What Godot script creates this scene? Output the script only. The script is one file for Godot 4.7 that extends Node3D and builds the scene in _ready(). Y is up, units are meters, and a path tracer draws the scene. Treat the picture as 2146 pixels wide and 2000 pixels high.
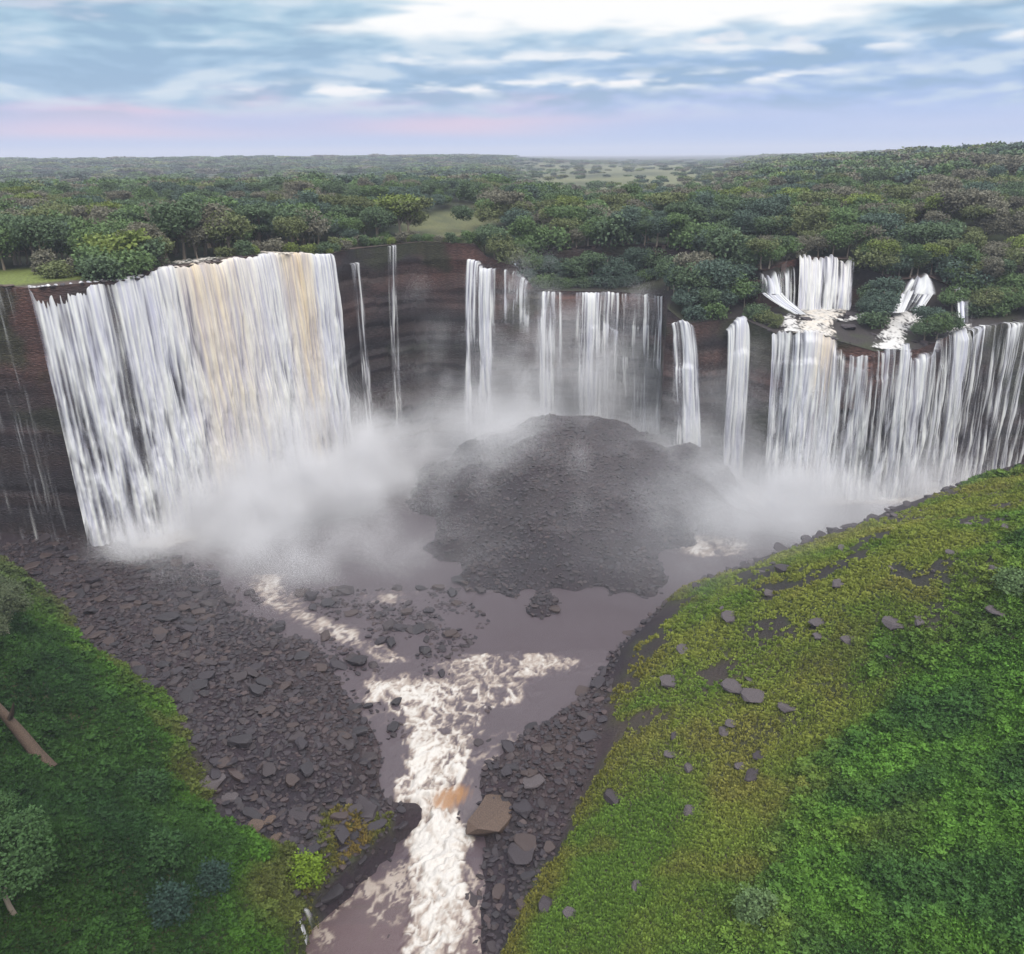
extends Node3D

const PX := 20.0      # a point in the middle of the gorge; the rim is described round it
const PZ := -200.0
const TH0 := -77.0
const TH1 := 61.0
const TS := 0.25

var rng := RandomNumberGenerator.new()
var na := FastNoiseLite.new()   # smooth value-like noise, one octave
var nf := FastNoiseLite.new()   # fbm
var nr := FastNoiseLite.new()   # ridged
var nc := FastNoiseLite.new()   # a net of cell borders, for lacing foam
var names := {}
var tr1 := PackedFloat32Array()
var ty1 := PackedFloat32Array()
var tb1 := PackedFloat32Array()
var tr2 := PackedFloat32Array()
var ty2 := PackedFloat32Array()
var tl2 := PackedFloat32Array()
var hgrid := PackedFloat32Array()
const HX0 := -345.0
const HZ0 := -475.0
const HS := 2.0
const HNX := 346
const HNZ := 240

# ---------------------------------------------------------------- small helpers
func numbered(n: String) -> String:
	if not names.has(n):
		names[n] = 0
		return n
	names[n] += 1
	return "%s_%03d" % [n, names[n]]

func tag(o: Node, label: String, category := "", group := "", kind := ""):
	o.set_meta("label", label)
	if category != "": o.set_meta("category", category)
	if group != "": o.set_meta("group", group)
	if kind != "": o.set_meta("kind", kind)
	return o

func lin(r: float, g: float, b: float) -> Color:
	return Color(r, g, b).linear_to_srgb()

func ss(a: float, b: float, x: float) -> float:
	var t := clampf((x - a) / (b - a), 0.0, 1.0)
	return t * t * (3.0 - 2.0 * t)

func pw(xs: Array, ys: Array, x: float) -> float:
	if x <= xs[0]: return ys[0]
	for i in range(1, xs.size()):
		if x <= xs[i]:
			return lerpf(ys[i - 1], ys[i], (x - xs[i - 1]) / (xs[i] - xs[i - 1]))
	return ys[-1]

func noise_tex(freq: float, octaves: int, lo: float, hi: float, seed_n: int, normal := false, size := 512) -> NoiseTexture2D:
	var t := NoiseTexture2D.new()
	var n := FastNoiseLite.new()
	n.seed = seed_n
	n.frequency = freq
	n.fractal_octaves = octaves
	n.noise_type = FastNoiseLite.TYPE_SIMPLEX_SMOOTH
	t.width = size
	t.height = size
	t.seamless = true
	t.noise = n
	if not normal:
		var g := Gradient.new()
		g.set_color(0, Color(lo, lo, lo))
		g.set_color(1, Color(hi, hi, hi))
		t.color_ramp = g
	return t

func mat(c: Color, rough := 0.9, vert := true, spec := 0.4) -> StandardMaterial3D:
	var m := StandardMaterial3D.new()
	m.albedo_color = c
	m.roughness = rough
	m.vertex_color_use_as_albedo = vert
	m.metallic_specular = spec
	return m

func textured(m: StandardMaterial3D, tex: Texture2D, bump: Texture2D, scale: float, bump_scale: float) -> StandardMaterial3D:
	m.uv1_triplanar = true
	m.uv1_world_triplanar = true
	m.uv1_scale = Vector3.ONE * scale
	if tex: m.albedo_texture = tex
	if bump:
		m.heightmap_enabled = true
		m.heightmap_texture = bump
		m.heightmap_scale = bump_scale
	return m

func raw_mesh(v: PackedVector3Array, c: PackedColorArray, idx: PackedInt32Array, smooth := true) -> ArrayMesh:
	var a := []
	a.resize(Mesh.ARRAY_MAX)
	a[Mesh.ARRAY_VERTEX] = v
	if c.size(): a[Mesh.ARRAY_COLOR] = c
	a[Mesh.ARRAY_INDEX] = idx
	if smooth:
		var nn := PackedVector3Array()
		nn.resize(v.size())
		for k in range(0, idx.size(), 3):
			var i0 := idx[k]
			var i1 := idx[k + 1]
			var i2 := idx[k + 2]
			var f := (v[i2] - v[i0]).cross(v[i1] - v[i0])
			nn[i0] += f
			nn[i1] += f
			nn[i2] += f
		for k in nn.size():
			nn[k] = nn[k].normalized()
		a[Mesh.ARRAY_NORMAL] = nn
	var m := ArrayMesh.new()
	m.add_surface_from_arrays(Mesh.PRIMITIVE_TRIANGLES, a)
	return m

func put(called: String, m: Mesh, material: Material, parent: Node = null) -> MeshInstance3D:
	var o := MeshInstance3D.new()
	o.mesh = m
	o.material_override = material
	if parent == null:
		o.name = numbered(called)
		add_child(o, true)
	else:
		o.name = called
		parent.add_child(o, true)
	return o

func multi(called: String, m: Mesh, material: Material, xf: Array, cols: Array, parent: Node = null) -> MultiMeshInstance3D:
	var mm := MultiMesh.new()
	mm.transform_format = MultiMesh.TRANSFORM_3D
	mm.use_colors = true
	mm.mesh = m
	mm.instance_count = xf.size()
	for i in xf.size():
		mm.set_instance_transform(i, xf[i])
		mm.set_instance_color(i, cols[i])
	var o := MultiMeshInstance3D.new()
	o.multimesh = mm
	o.material_override = material
	if parent == null:
		o.name = numbered(called)
		add_child(o, true)
	else:
		o.name = called
		parent.add_child(o, true)
	return o

func grid_index(nu: int, nv: int, flip := false) -> PackedInt32Array:
	var idx := PackedInt32Array()
	idx.resize(nu * nv * 6)
	var k := 0
	for j in nv:
		for i in nu:
			var p := j * (nu + 1) + i
			var q := p + nu + 1
			if flip:
				idx[k] = p; idx[k + 1] = q; idx[k + 2] = p + 1
				idx[k + 3] = p + 1; idx[k + 4] = q; idx[k + 5] = q + 1
			else:
				idx[k] = p; idx[k + 1] = p + 1; idx[k + 2] = q
				idx[k + 3] = p + 1; idx[k + 4] = q + 1; idx[k + 5] = q
			k += 6
	return idx

# ---------------------------------------------------------------- the shape of the land
var ER := [Vector2(-14, 40), Vector2(-12, -60), Vector2(-10, -117), Vector2(-4, -131), Vector2(6, -151), Vector2(19, -178), Vector2(26, -205), Vector2(31, -224), Vector2(56, -260), Vector2(93, -279), Vector2(140, -297), Vector2(190, -318), Vector2(240, -335), Vector2(340, -345)]
var EL := [Vector2(-30, 40), Vector2(-38, -20), Vector2(-44, -80), Vector2(-46, -110), Vector2(-45, -126), Vector2(-52, -146), Vector2(-73, -160), Vector2(-89, -182), Vector2(-104, -200), Vector2(-132, -222), Vector2(-156, -251), Vector2(-198, -287), Vector2(-250, -306), Vector2(-340, -330)]
# x, z, top, foot of the cliff
var RIM := [[-420, -302, 104, 6], [-300, -318, 104, 6], [-190, -312, 104.5, 3], [-176, -309, 103.7, 0], [-161, -318, 104.2, -1], [-146, -331, 103.8, -1], [-143, -338, 106.2, -1], [-122, -360, 106.9, -1], [-113, -374, 107.8, -1], [-100, -390, 106, -1], [-86, -404, 104.5, -1], [-84, -420, 104.5, -1], [-79, -437, 104, -1], [-47, -460, 105, 2], [-18, -450, 104.3, 4], [-12, -446, 98, 5], [2, -442, 95, 6], [13, -438, 82, 8], [55, -434, 81.4, 8], [78, -426, 80.6, 6], [77, -410, 80, 5], [74, -392, 80, 3], [81, -382, 74.6, 1], [108, -388, 76, -1], [120, -370, 72, -1], [137, -368, 72, -1], [160, -358, 66.3, -1], [180, -360, 66.6, -1], [207, -374, 72.7, -1], [244, -394, 72, 0], [300, -410, 76, 4], [420, -420, 85, 8]]
# x, z, top, height of the ledge at its foot
var UPPER := [[2, -442.5, 95.5, 95], [13, -456, 100, 84], [55, -458, 103, 84], [86, -446, 103, 90], [118, -424, 95, 78], [124, -414, 94.5, 75], [144, -426, 98.6, 76], [175, -426, 97.6, 76], [188, -412, 89, 77], [205, -412, 91, 77], [222, -408, 84, 77], [253, -414, 86, 76], [320, -430, 92, 80], [420, -440, 95, 87]]

func seg_dist(P: Array, x: float, z: float) -> float:
	var best := 1e9
	var side := 1.0
	var q := Vector2(x, z)
	for i in P.size() - 1:
		var a: Vector2 = P[i]
		var d: Vector2 = P[i + 1] - a
		var w := q - a
		var t := clampf(w.dot(d) / d.length_squared(), 0.0, 1.0)
		var e := w - d * t
		var l := e.length()
		if l < best - 1e-6:
			best = l
			side = 1.0 if d.cross(e) > 0.0 else -1.0
	return best * side

func rim_at(P: Array, th: float) -> Array:
	var d := Vector2(sin(th), -cos(th))
	for i in P.size() - 1:
		var a := Vector2(P[i][0] - PX, P[i][1] - PZ)
		var b := Vector2(P[i + 1][0] - PX, P[i + 1][1] - PZ)
		var ca := d.cross(a)
		var cb := d.cross(b)
		if ca <= 0.0 and cb > 0.0 and (a + b).dot(d) > 0.0:
			var t := ca / (ca - cb)
			return [a.lerp(b, t).dot(d), lerpf(P[i][2], P[i + 1][2], t), lerpf(P[i][3], P[i + 1][3], t)]
	return []

func build_rim() -> void:
	var n := int((TH1 - TH0) / TS) + 1
	for k in n:
		var th := deg_to_rad(TH0 + k * TS)
		var a := rim_at(RIM, th)
		if a.is_empty(): a = [450.0, 104.0, 6.0]
		tr1.append(a[0]); ty1.append(a[1]); tb1.append(a[2])
		var b := rim_at(UPPER, th)
		if b.is_empty(): b = [a[0] + 0.2, a[1], a[1]]
		tr2.append(maxf(b[0], a[0] + 0.2)); ty2.append(b[1]); tl2.append(b[2])

func look(tab: PackedFloat32Array, th_deg: float) -> float:
	var f := clampf((th_deg - TH0) / TS, 0.0, tab.size() - 1.001)
	var i := int(f)
	return lerpf(tab[i], tab[i + 1], f - i)

func theta(x: float, z: float) -> float:
	return rad_to_deg(atan2(x - PX, PZ - z))

func yw(z: float) -> float:
	if z <= -226.0: return 0.0
	if z <= -176.0: return -4.0 * (z + 226.0) / 50.0
	if z <= -172.0: return -4.0 - 0.6 * (z + 176.0) / 4.0
	if z <= -158.0: return -4.6 - 4.9 * ss(-172.0, -158.0, z)
	if z <= -140.0: return -9.5 - (z + 158.0) / 18.0
	return maxf(-12.5, -10.5 - (z + 140.0) / 50.0)

func gorge_y(x: float, z: float) -> float:
	var dR := seg_dist(ER, x, z)
	var dL := -seg_dist(EL, x, z)
	var c := pw([-240.0, -226.0, -205.0, -184.0, -172.0, -158.0, -147.0, -130.0, -100.0], [-10.0, -14.0, -14.0, -20.0, -23.0, -19.0, -22.0, -28.0, -28.0], z)
	var w := pw([-240.0, -226.0, -205.0, -184.0, -172.0, -158.0, -147.0, -130.0, -100.0], [60.0, 46.0, 34.0, 16.0, 12.0, 11.0, 14.0, 20.0, 18.0], z)
	var out := absf(x - c) - w
	var w0 := yw(z)
	var f := w0 - 1.3 + 2.6 * ss(-3.0, 5.0, out) + 0.05 * maxf(0.0, out - 5.0)
	if z < -226.0:
		f = lerpf(f, -1.4, ss(-226.0, -245.0, z))
	var r := Vector2((x - 27.0) / (76.0 + (22.0 - 52.0 * ss(-352.0, -285.0, z) if x > 27.0 else 0.0)), (z + 366.0) / (112.0 if z > -366.0 else 62.0)).length()
	r += 0.13 * na.get_noise_2d(x * 2.6, z * 2.6 + 300.0) + 0.05 * na.get_noise_2d(x * 7.0, z * 7.0)
	if r < 1.0:
		f = maxf(f, -1.4 + 34.0 * (1.0 - pow(r, 1.7 if x < 27.0 else lerpf(1.7, 1.35, ss(27.0, 70.0, x)))))
	var e := Vector2(x + 28.0, z + 157.0).dot(Vector2(-0.807, -0.590))   # mossy shelf left of the lower pool
	if z > -166.0 and z < -128.0:
		f = maxf(f, lerpf(-16.0, -4.0, ss(-0.6, 1.6, e + 1.2 * na.get_noise_2d(x * 14.0, z * 14.0))))
	if dL < 0.0:
		f = maxf(f, lerpf(-30.0, 6.0 + dL * 0.13 + minf(0.0, w0 + 4.0) * 0.9, ss(-4.0, 9.0, out if z > -240.0 else 20.0)))
	if dR > 0.0:
		var bank := pw([50.0, 93.0, 140.0, 200.0, 260.0], [2.0, 7.0, 14.0, 21.0, 24.0], x)
		f = maxf(f, w0 + bank * ss(0.0, 7.0, dR) + 110.0 * (1.0 - exp(-0.58 * dR / 110.0)))
	if dL > 0.0:
		f = maxf(f, minf(5.0, w0 + 9.0) + 120.0 * (1.0 - exp(-0.92 * dL / 120.0)))
	return f

func build_heights() -> void:
	hgrid.resize(HNX * HNZ)
	for j in HNZ:
		var z := HZ0 + j * HS
		for i in HNX:
			hgrid[j * HNX + i] = gorge_y(HX0 + i * HS, z)

func floor_y(x: float, z: float) -> float:   # the gorge floor with its bumps
	var u := clampf((x - HX0) / HS, 0.0, HNX - 1.001)
	var v := clampf((z - HZ0) / HS, 0.0, HNZ - 1.001)
	var i := int(u)
	var j := int(v)
	var k := j * HNX + i
	u -= i
	v -= j
	var h := lerpf(lerpf(hgrid[k], hgrid[k + 1], u), lerpf(hgrid[k + HNX], hgrid[k + HNX + 1], u), v)
	var s := seg_dist_side(h, x, z)
	return h + nf.get_noise_2d(x * 1.1, z * 1.1) * (0.5 + 2.4 * s) + na.get_noise_2d(x * 9.0, z * 9.0) * 0.4

func seg_dist_side(h: float, x: float, z: float) -> float:
	return ss(6.0, 14.0, h) * (1.0 if absf(x - 27.0) > 76.0 or z > -254.0 else 0.5)

func hills(x: float, z: float) -> float:
	var D := Vector2(x, z).length()
	var az := rad_to_deg(atan2(x, -z))
	var h := 104.0
	h += 8.0 * ss(430.0, 780.0, D) * (1.0 - ss(850.0, 1300.0, D)) * (1.0 - ss(-2.0, 5.0, az))
	h += (2.0 + 30.0 * ss(9.0, 34.0, az)) * ss(470.0, 1100.0, D) * ss(4.0, 11.0, az)
	h += 27.0 * ss(2600.0, 3900.0, D) * (1.0 - ss(-3.0, 9.0, az))
	h += na.get_noise_2d(x * 0.25, z * 0.25) * 3.0 * ss(450.0, 700.0, D)
	return h

func plateau_y(x: float, z: float) -> float:
	var th := theta(x, z)
	var r := Vector2(x - PX, z - PZ).length()
	var a := look(tr1, th)
	var b := look(tr2, th)
	if r < b:
		return lerpf(look(ty1, th), look(tl2, th), clampf((r - a) / maxf(b - a, 0.1), 0.0, 1.0)) + na.get_noise_2d(x * 6.0, z * 6.0) * 0.6 * ss(0.0, 6.0, r - a)
	return lerpf(look(ty2, th), hills(x, z), ss(0.0, 80.0, r - b)) + nf.get_noise_2d(x * 1.5, z * 1.5) * 1.5 * ss(0.0, 14.0, r - b)

func inside(x: float, z: float, margin := 0.0) -> bool:   # within the gorge walls
	if z > PZ: return true
	return Vector2(x - PX, z - PZ).length() < look(tr1, theta(x, z)) - margin

# ---------------------------------------------------------------- sky
func sky_color(az: float, el: float) -> Color:   # degrees; the colours of the evening air and its streaked cloud
	var w := az / 33.0
	var low := Color(0.76, 0.755, 0.87).lerp(Color(0.62, 0.74, 0.92), ss(-0.7, 0.45, w))
	var pink := Color(0.87, 0.775, 0.86).lerp(Color(0.70, 0.77, 0.92), ss(-0.25, 0.6, w))
	var blue := Color(0.62, 0.745, 0.855).lerp(Color(0.59, 0.715, 0.87), ss(-0.5, 0.6, w))
	var c := low.lerp(Color(0.63, 0.74, 0.92), ss(0.25, 0.7, el) * (1.0 - 0.25 * ss(0.2, -0.8, w)))
	c = c.lerp(pink, ss(0.6, 1.5, el) * (0.7 + 0.45 * na.get_noise_2d(az * 6.0, el * 60.0 + 30.0)))
	c = c.lerp(blue, ss(2.3, 3.9, el + nf.get_noise_2d(az * 9.0, el * 50.0) * 1.3))
	var hi := Color(0.68, 0.805, 0.87)
	c = c.lerp(hi, ss(4.3, 7.5, el) * 0.65)
	var wl := el + 0.35 * na.get_noise_2d(az * 7.0, el * 30.0)
	var s := 1.1 * nf.get_noise_2d(az * 8.0 + 60.0, wl * 46.0) + 0.5 * nf.get_noise_2d(az * 26.0, wl * 130.0 + 90.0)
	var body := ss(1.6, 3.6, el)
	c = c.lerp(Color(0.84, 0.89, 0.93), clampf(s * 2.0 - 0.05, 0.0, 1.0) * body * 0.8)
	c = c.lerp(Color(0.52, 0.655, 0.775), clampf(-s * 2.0 + 0.02, 0.0, 1.0) * body * 0.75)
	# white rifts low over the middle, the bright rift at the top right of centre
	var k := nf.get_noise_2d(az * 16.0 - 200.0, el * 95.0 + 40.0)
	var band := exp(-pow((el - 4.0 - 0.02 * az) / 0.55, 2.0)) * ss(-24.0, -12.0, az) * (1.0 - ss(14.0, 30.0, az))
	var band2 := exp(-pow((el - 5.6 - 0.01 * az) / 0.5, 2.0)) * ss(-12.0, -6.0, az)
	c = c.lerp(Color(0.99, 0.985, 0.985), clampf(k * 2.4 + 0.18, 0.0, 1.0) * clampf(band + band2 * 0.8, 0.0, 1.0))
	var top := ss(5.9, 7.6, el + nf.get_noise_2d(az * 11.0 + 11.0, el * 55.0) * 1.2 - 1.4 * ss(16.0, 24.0, az) * (1.0 - ss(7.6, 8.4, el))) * ss(-12.0, -6.0, az + nf.get_noise_2d(az * 6.0, el * 60.0 + 70.0) * 8.0)
	c = c.lerp(Color(1.0, 1.0, 0.995), top)
	var patch := ss(7.2, 8.3, el + k * 1.2) * ss(-34.0, -24.0, az) * (1.0 - ss(-24.0, -16.0, az))
	c = c.lerp(Color(0.96, 0.92, 0.95), patch * 0.6)
	for p in [Vector3(12.2, 6.35, 1.0), Vector3(13.4, 6.55, 0.8), Vector3(17.2, 6.2, 0.8)]:   # two small heaped clouds
		var d := Vector2((az - p.x) / 1.0, (el - p.y) / 0.42).length() + k * 0.9
		c = c.lerp(Color(0.96, 0.95, 0.96), (1.0 - ss(0.35, 1.1, d)) * 0.75 * p.z)
	var l := c.srgb_to_linear() * 0.84
	# overhead the sheet of cloud is as bright as the rift at the top of the picture
	l = l.lerp(Color(0.48, 0.58, 0.70), ss(9.0, 13.0, el) * 0.8)
	var o := ss(20.5, 42.0, el)
	var g := 1.0 + 0.12 * nf.get_noise_2d(az * 3.0, el * 6.0)
	return l.lerp(Color(1.75, 1.78, 1.83) * g, o)

func sky_rows(W: int, Hh: int, x0: int, x1: int, y0: int, y1: int) -> Image:
	var d := PackedFloat32Array()
	d.resize((x1 - x0) * (y1 - y0) * 3)
	var k := 0
	for y in range(y0, y1):
		var el := 90.0 - (y + 0.5) / Hh * 180.0
		for x in range(x0, x1):
			var az := (x + 0.5) / W * 360.0
			if az > 180.0: az -= 360.0
			var c := Color(0.34, 0.38, 0.42)
			if el > -3.0:
				c = sky_color(az if absf(az) < 90.0 else signf(az) * 180.0 - az, maxf(el, 0.0))
			d[k] = c.r; d[k + 1] = c.g; d[k + 2] = c.b
			k += 3
	return Image.create_from_data(x1 - x0, y1 - y0, false, Image.FORMAT_RGBF, d.to_byte_array())

func sky_panorama() -> ImageTexture:
	var W := 4096
	var Hh := 2048
	var im := sky_rows(360, 180, 0, 360, 0, 180)
	im.resize(W, Hh, Image.INTERPOLATE_BILINEAR)
	var y0 := int((90.0 - 12.0) / 180.0 * Hh)
	var y1 := int((90.0 + 1.5) / 180.0 * Hh)
	var e := 480
	im.blit_rect(sky_rows(W, Hh, 0, e, y0, y1), Rect2i(0, 0, e, y1 - y0), Vector2i(0, y0))
	im.blit_rect(sky_rows(W, Hh, W - e, W, y0, y1), Rect2i(0, 0, e, y1 - y0), Vector2i(W - e, y0))
	return ImageTexture.create_from_image(im)

# ---------------------------------------------------------------- ground and rock walls
func floor_color(x: float, z: float, h: float) -> Color:
	var n := nf.get_noise_2d(x * 0.8, z * 0.8)
	var rock := Color(0.03, 0.022, 0.03).lerp(Color(0.06, 0.04, 0.042), clampf(0.4 + n, 0.0, 1.0))
	var g := green_share(x, z)
	if g > 0.0:
		var soil := Color(0.05, 0.065, 0.022).lerp(Color(0.09, 0.085, 0.035), clampf(0.5 + 1.2 * n, 0.0, 1.0))
		rock = rock.lerp(soil, g * (1.0 - 0.8 * ss(0.12 - 0.1 * ss(-215.0, -250.0, z), 0.34, nf.get_noise_2d(x * 3.4 + 200.0, z * 3.4)) * ss(-150.0, -190.0, z)))
	return rock

func green_share(x: float, z: float) -> float:
	var n := nf.get_noise_2d(x * 1.6 + 40.0, z * 1.6)
	var dR := seg_dist(ER, x, z)
	var dL := -seg_dist(EL, x, z)
	var crest := 9.0 * ss(75.0, 120.0, x) + 7.0 * ss(60.0, 80.0, x)
	var e := Vector2(x + 28.0, z + 157.0).dot(Vector2(-0.807, -0.590))
	var shelf := 0.0
	if z > -160.0 and z < -128.0 and x < -30.0: shelf = ss(1.2, 2.6, e) * (1.0 - ss(9.0, 15.0, e + n * 12.0))
	return maxf(shelf, green_slopes(dR, dL, crest, n))

func green_slopes(dR: float, dL: float, crest: float, n: float) -> float:
	return maxf(ss(0.0, 4.0, dR - 2.0 - crest + n * 14.0), ss(-1.0, 3.0, dL + n * 10.0))

func build_floor() -> void:
	var v := PackedVector3Array()
	var c := PackedColorArray()
	var step := 1.6
	var x0 := -330.0
	var z0 := -470.0
	var nu := int(660.0 / step)
	var nv := int(465.0 / step)
	var keep := PackedByteArray()
	for j in nv + 1:
		for i in nu + 1:
			var x := x0 + i * step
			var z := z0 + j * step
			var h := floor_y(x, z)
			v.append(Vector3(x, h, z))
			c.append(floor_color(x, z, h))
			keep.append(1 if inside(x, z, -7.0) else 0)
	var idx := PackedInt32Array()
	for j in nv:
		for i in nu:
			var p := j * (nu + 1) + i
			var q := p + nu + 1
			if keep[p] + keep[p + 1] + keep[q] + keep[q + 1] == 4:
				idx.append_array([p, p + 1, q, p + 1, q + 1, q])
	var m := textured(mat(Color.WHITE, 0.85), noise_tex(0.02, 4, 0.55, 1.0, 3), noise_tex(0.02, 5, 0.0, 1.0, 4), 0.12, 25.0)
	tag(put("gorge_ground", raw_mesh(v, c, idx), m), "rocky floor and green banks of the gorge below the falls", "ground", "", "structure")

func plateau_color(x: float, z: float, d: float) -> Color:
	var n := nf.get_noise_2d(x * 0.5, z * 0.5)
	var D := Vector2(x, z).length()
	var az := rad_to_deg(atan2(x, -z))
	var c := Color(0.032, 0.05, 0.022).lerp(Color(0.05, 0.06, 0.03), clampf(0.5 + n, 0.0, 1.0))
	var th := theta(x, z)
	var rim := 1.0 - ss(5.0, 14.0, d + n * 8.0)
	c = c.lerp(Color(0.12, 0.085, 0.075), rim)
	if x < -158.0 and z > -372.0:   # the bright grass beside the left end of the falls
		c = c.lerp(Color(0.16, 0.20, 0.04), ss(8.0, 14.0, d + n * 6.0) * ss(-372.0, -362.0, z))
	c = c.lerp(Color(0.15, 0.155, 0.06), clearing(x, z) * (0.75 + 0.6 * nf.get_noise_2d(x * 4.0, z * 4.0)))
	var sav := ss(1000.0, 1250.0, D) * (1.0 - ss(3300.0, 4200.0, D)) * ss(-2.0, 3.0, az) * (1.0 - ss(11.0, 18.0, az))
	c = c.lerp(Color(0.20, 0.21, 0.10), sav * clampf(0.75 + n, 0.0, 1.0))
	var mead := ss(1000.0, 1200.0, D) * (1.0 - ss(2300.0, 2700.0, D)) * (1.0 - ss(-10.0, -3.0, az))
	c = c.lerp(Color(0.13, 0.16, 0.09), mead * clampf(0.6 + n, 0.0, 1.0))
	return c

func clearing(x: float, z: float) -> float:
	var n := nf.get_noise_2d(x * 1.2, z * 1.2) * 0.5
	var a := 1.0 - ss(0.75, 1.05, Vector2((x + 37.0) / 31.0, (z + 572.0) / 92.0).length() + n)
	var b := 1.0 - ss(0.75, 1.05, Vector2((x + 8.0) / 22.0, (z + 510.0) / 34.0).length() + n)
	var e := 1.0 - ss(0.75, 1.05, Vector2((x - 175.0) / 45.0, (z + 900.0) / 80.0).length() + n)
	var k := 1.0 - ss(0.8, 1.05, Vector2((x + 25.0) / 17.0, (z + 496.0) / 38.0).length() + n * 0.6)
	return maxf(maxf(a, k), maxf(b * 0.8, e))

func build_plateau() -> void:
	var rs := [0.0, 1.0, 2.5, 4.5, 7.0, 10.0, 14.0, 19.0, 25.0]
	while rs[-1] < 24000.0:
		rs.append(rs[-1] * 1.13 + 1.0)
	var v := PackedVector3Array()
	var c := PackedColorArray()
	var n := tr1.size() - 1
	for r in rs:
		for k in n + 1:
			var th := deg_to_rad(TH0 + k * TS)
			var R: float = tr2[k] - 0.3 + r
			var x := PX + sin(th) * R
			var z := PZ - cos(th) * R
			var y := plateau_y(PX + sin(th) * (tr2[k] + r), PZ - cos(th) * (tr2[k] + r))
			v.append(Vector3(x, y, z))
			c.append(plateau_color(x, z, r))
	var m := textured(mat(Color.WHITE, 0.9), noise_tex(0.02, 4, 0.6, 1.0, 13), null, 0.06, 0.0)
	tag(put("plateau_ground", raw_mesh(v, c, grid_index(n, rs.size() - 1, true)), m), "wide green plateau above the falls reaching to the horizon", "ground", "", "structure")
	# the ledge between the lower lip and the upper step, right half of the falls
	v = PackedVector3Array()
	c = PackedColorArray()
	var k0 := 0
	while tr2[k0] - tr1[k0] < 0.5: k0 += 1
	var nr2 := 16
	for j in nr2 + 1:
		for k in range(k0, n + 1):
			var th := deg_to_rad(TH0 + k * TS)
			var R := lerpf(tr1[k] - 0.3, tr2[k] + 1.0, float(j) / nr2)
			var x := PX + sin(th) * R
			var z := PZ - cos(th) * R
			v.append(Vector3(x, plateau_y(x, z) - (0.0 if j < nr2 else 1.0), z))
			c.append(Color(0.05, 0.04, 0.042).lerp(Color(0.05, 0.06, 0.025), 0.7 * ss(0.15, 0.4, nf.get_noise_2d(x * 2.0, z * 2.0))))
	tag(put("ledge_ground", raw_mesh(v, c, grid_index(n - k0, nr2, true)), m), "dark rock ledge between the upper and lower steps of the right falls", "ground", "", "structure")

func build_cliff(called: String, label: String, lower: bool, m: Material) -> void:
	# columns along the rim, rows down the face; beds of rock stand out or lie back
	var pts := []
	var arc := 0.0
	var n := tr1.size() - 1
	for k in range(0, n):
		if not lower and tr2[k] - tr1[k] < 0.5: continue
		var sub := 2
		for s in sub:
			var th := TH0 + (k + float(s) / sub) * TS
			var R := look(tr1 if lower else tr2, th)
			var d := Vector2(sin(deg_to_rad(th)), -cos(deg_to_rad(th)))
			pts.append([Vector2(PX, PZ) + d * R, look(ty1 if lower else ty2, th), (look(tb1, th) - 4.0) if lower else look(tl2, th) - 2.0, -d])
	var nv := 84 if lower else 26
	var v := PackedVector3Array()
	var c := PackedColorArray()
	for j in nv + 1:
		arc = 0.0
		for i in pts.size():
			var q: Array = pts[i]
			var p: Vector2 = q[0]
			if i > 0: arc += p.distance_to(pts[i - 1][0])
			var y := lerpf(q[1], q[2], float(j) / nv)
			var bed := floorf(y / 2.6 + na.get_noise_2d(arc * 0.7, y * 0.5) * 0.7)
			var o := na.get_noise_2d(bed * 57.0, arc * 0.6) * 1.1 + na.get_noise_2d(bed * 31.0 + 400.0, 7.0) * 1.6
			o += nf.get_noise_2d(arc * 0.9, y * 1.4) * 2.2 + na.get_noise_2d(arc * 5.0, y * 7.0) * 0.5
			o += nf.get_noise_2d(arc * 0.25, 300.0) * 4.0 * ss(0.0, 12.0, q[1] - y)
			o += 5.0 * pow(1.0 - (y - q[2]) / (q[1] - q[2]), 3.0)
			o = clampf(o, -3.0, lerpf(0.1, 5.0, ss(2.0, 30.0, q[1] - y))) * (0.25 if j == 0 else 1.0)
			var d: Vector2 = q[3]
			v.append(Vector3(p.x + d.x * o, y, p.y + d.y * o))
			var t: float = q[1] - y
			var cc := Color(0.042, 0.033, 0.038).lerp(Color(0.075, 0.052, 0.05), clampf(0.4 + na.get_noise_2d(bed * 23.0, arc * 0.3) * 0.9, 0.0, 1.0))
			cc = cc.lerp(Color(0.19, 0.09, 0.07), (1.0 - ss(8.0, 46.0, t + nf.get_noise_2d(arc, y) * 22.0)) * clampf(0.45 + nf.get_noise_2d(arc * 0.8 + 99.0, y * 2.0) * 1.6, 0.0, 1.0))
			cc = cc.lerp(Color(0.045, 0.055, 0.022), ss(0.06, 0.28, nf.get_noise_2d(arc * 1.1 + 500.0, y * 1.9)) * 0.8 * (1.0 - ss(40.0, 70.0, t)))
			c.append(cc)
	var o2 := put(called, raw_mesh(v, c, grid_index(pts.size() - 1, nv, true)), m)
	tag(o2, label, "cliff", "", "structure")

# ---------------------------------------------------------------- falling water
func along(P: Array, u: float) -> Vector3:
	var L := 0.0
	for i in P.size() - 1: L += P[i].distance_to(P[i + 1])
	var s := u * L
	for i in P.size() - 1:
		var l: float = P[i].distance_to(P[i + 1])
		if s <= l or i == P.size() - 2:
			return P[i].lerp(P[i + 1], s / l)
		s -= l
	return P[-1]

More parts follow.
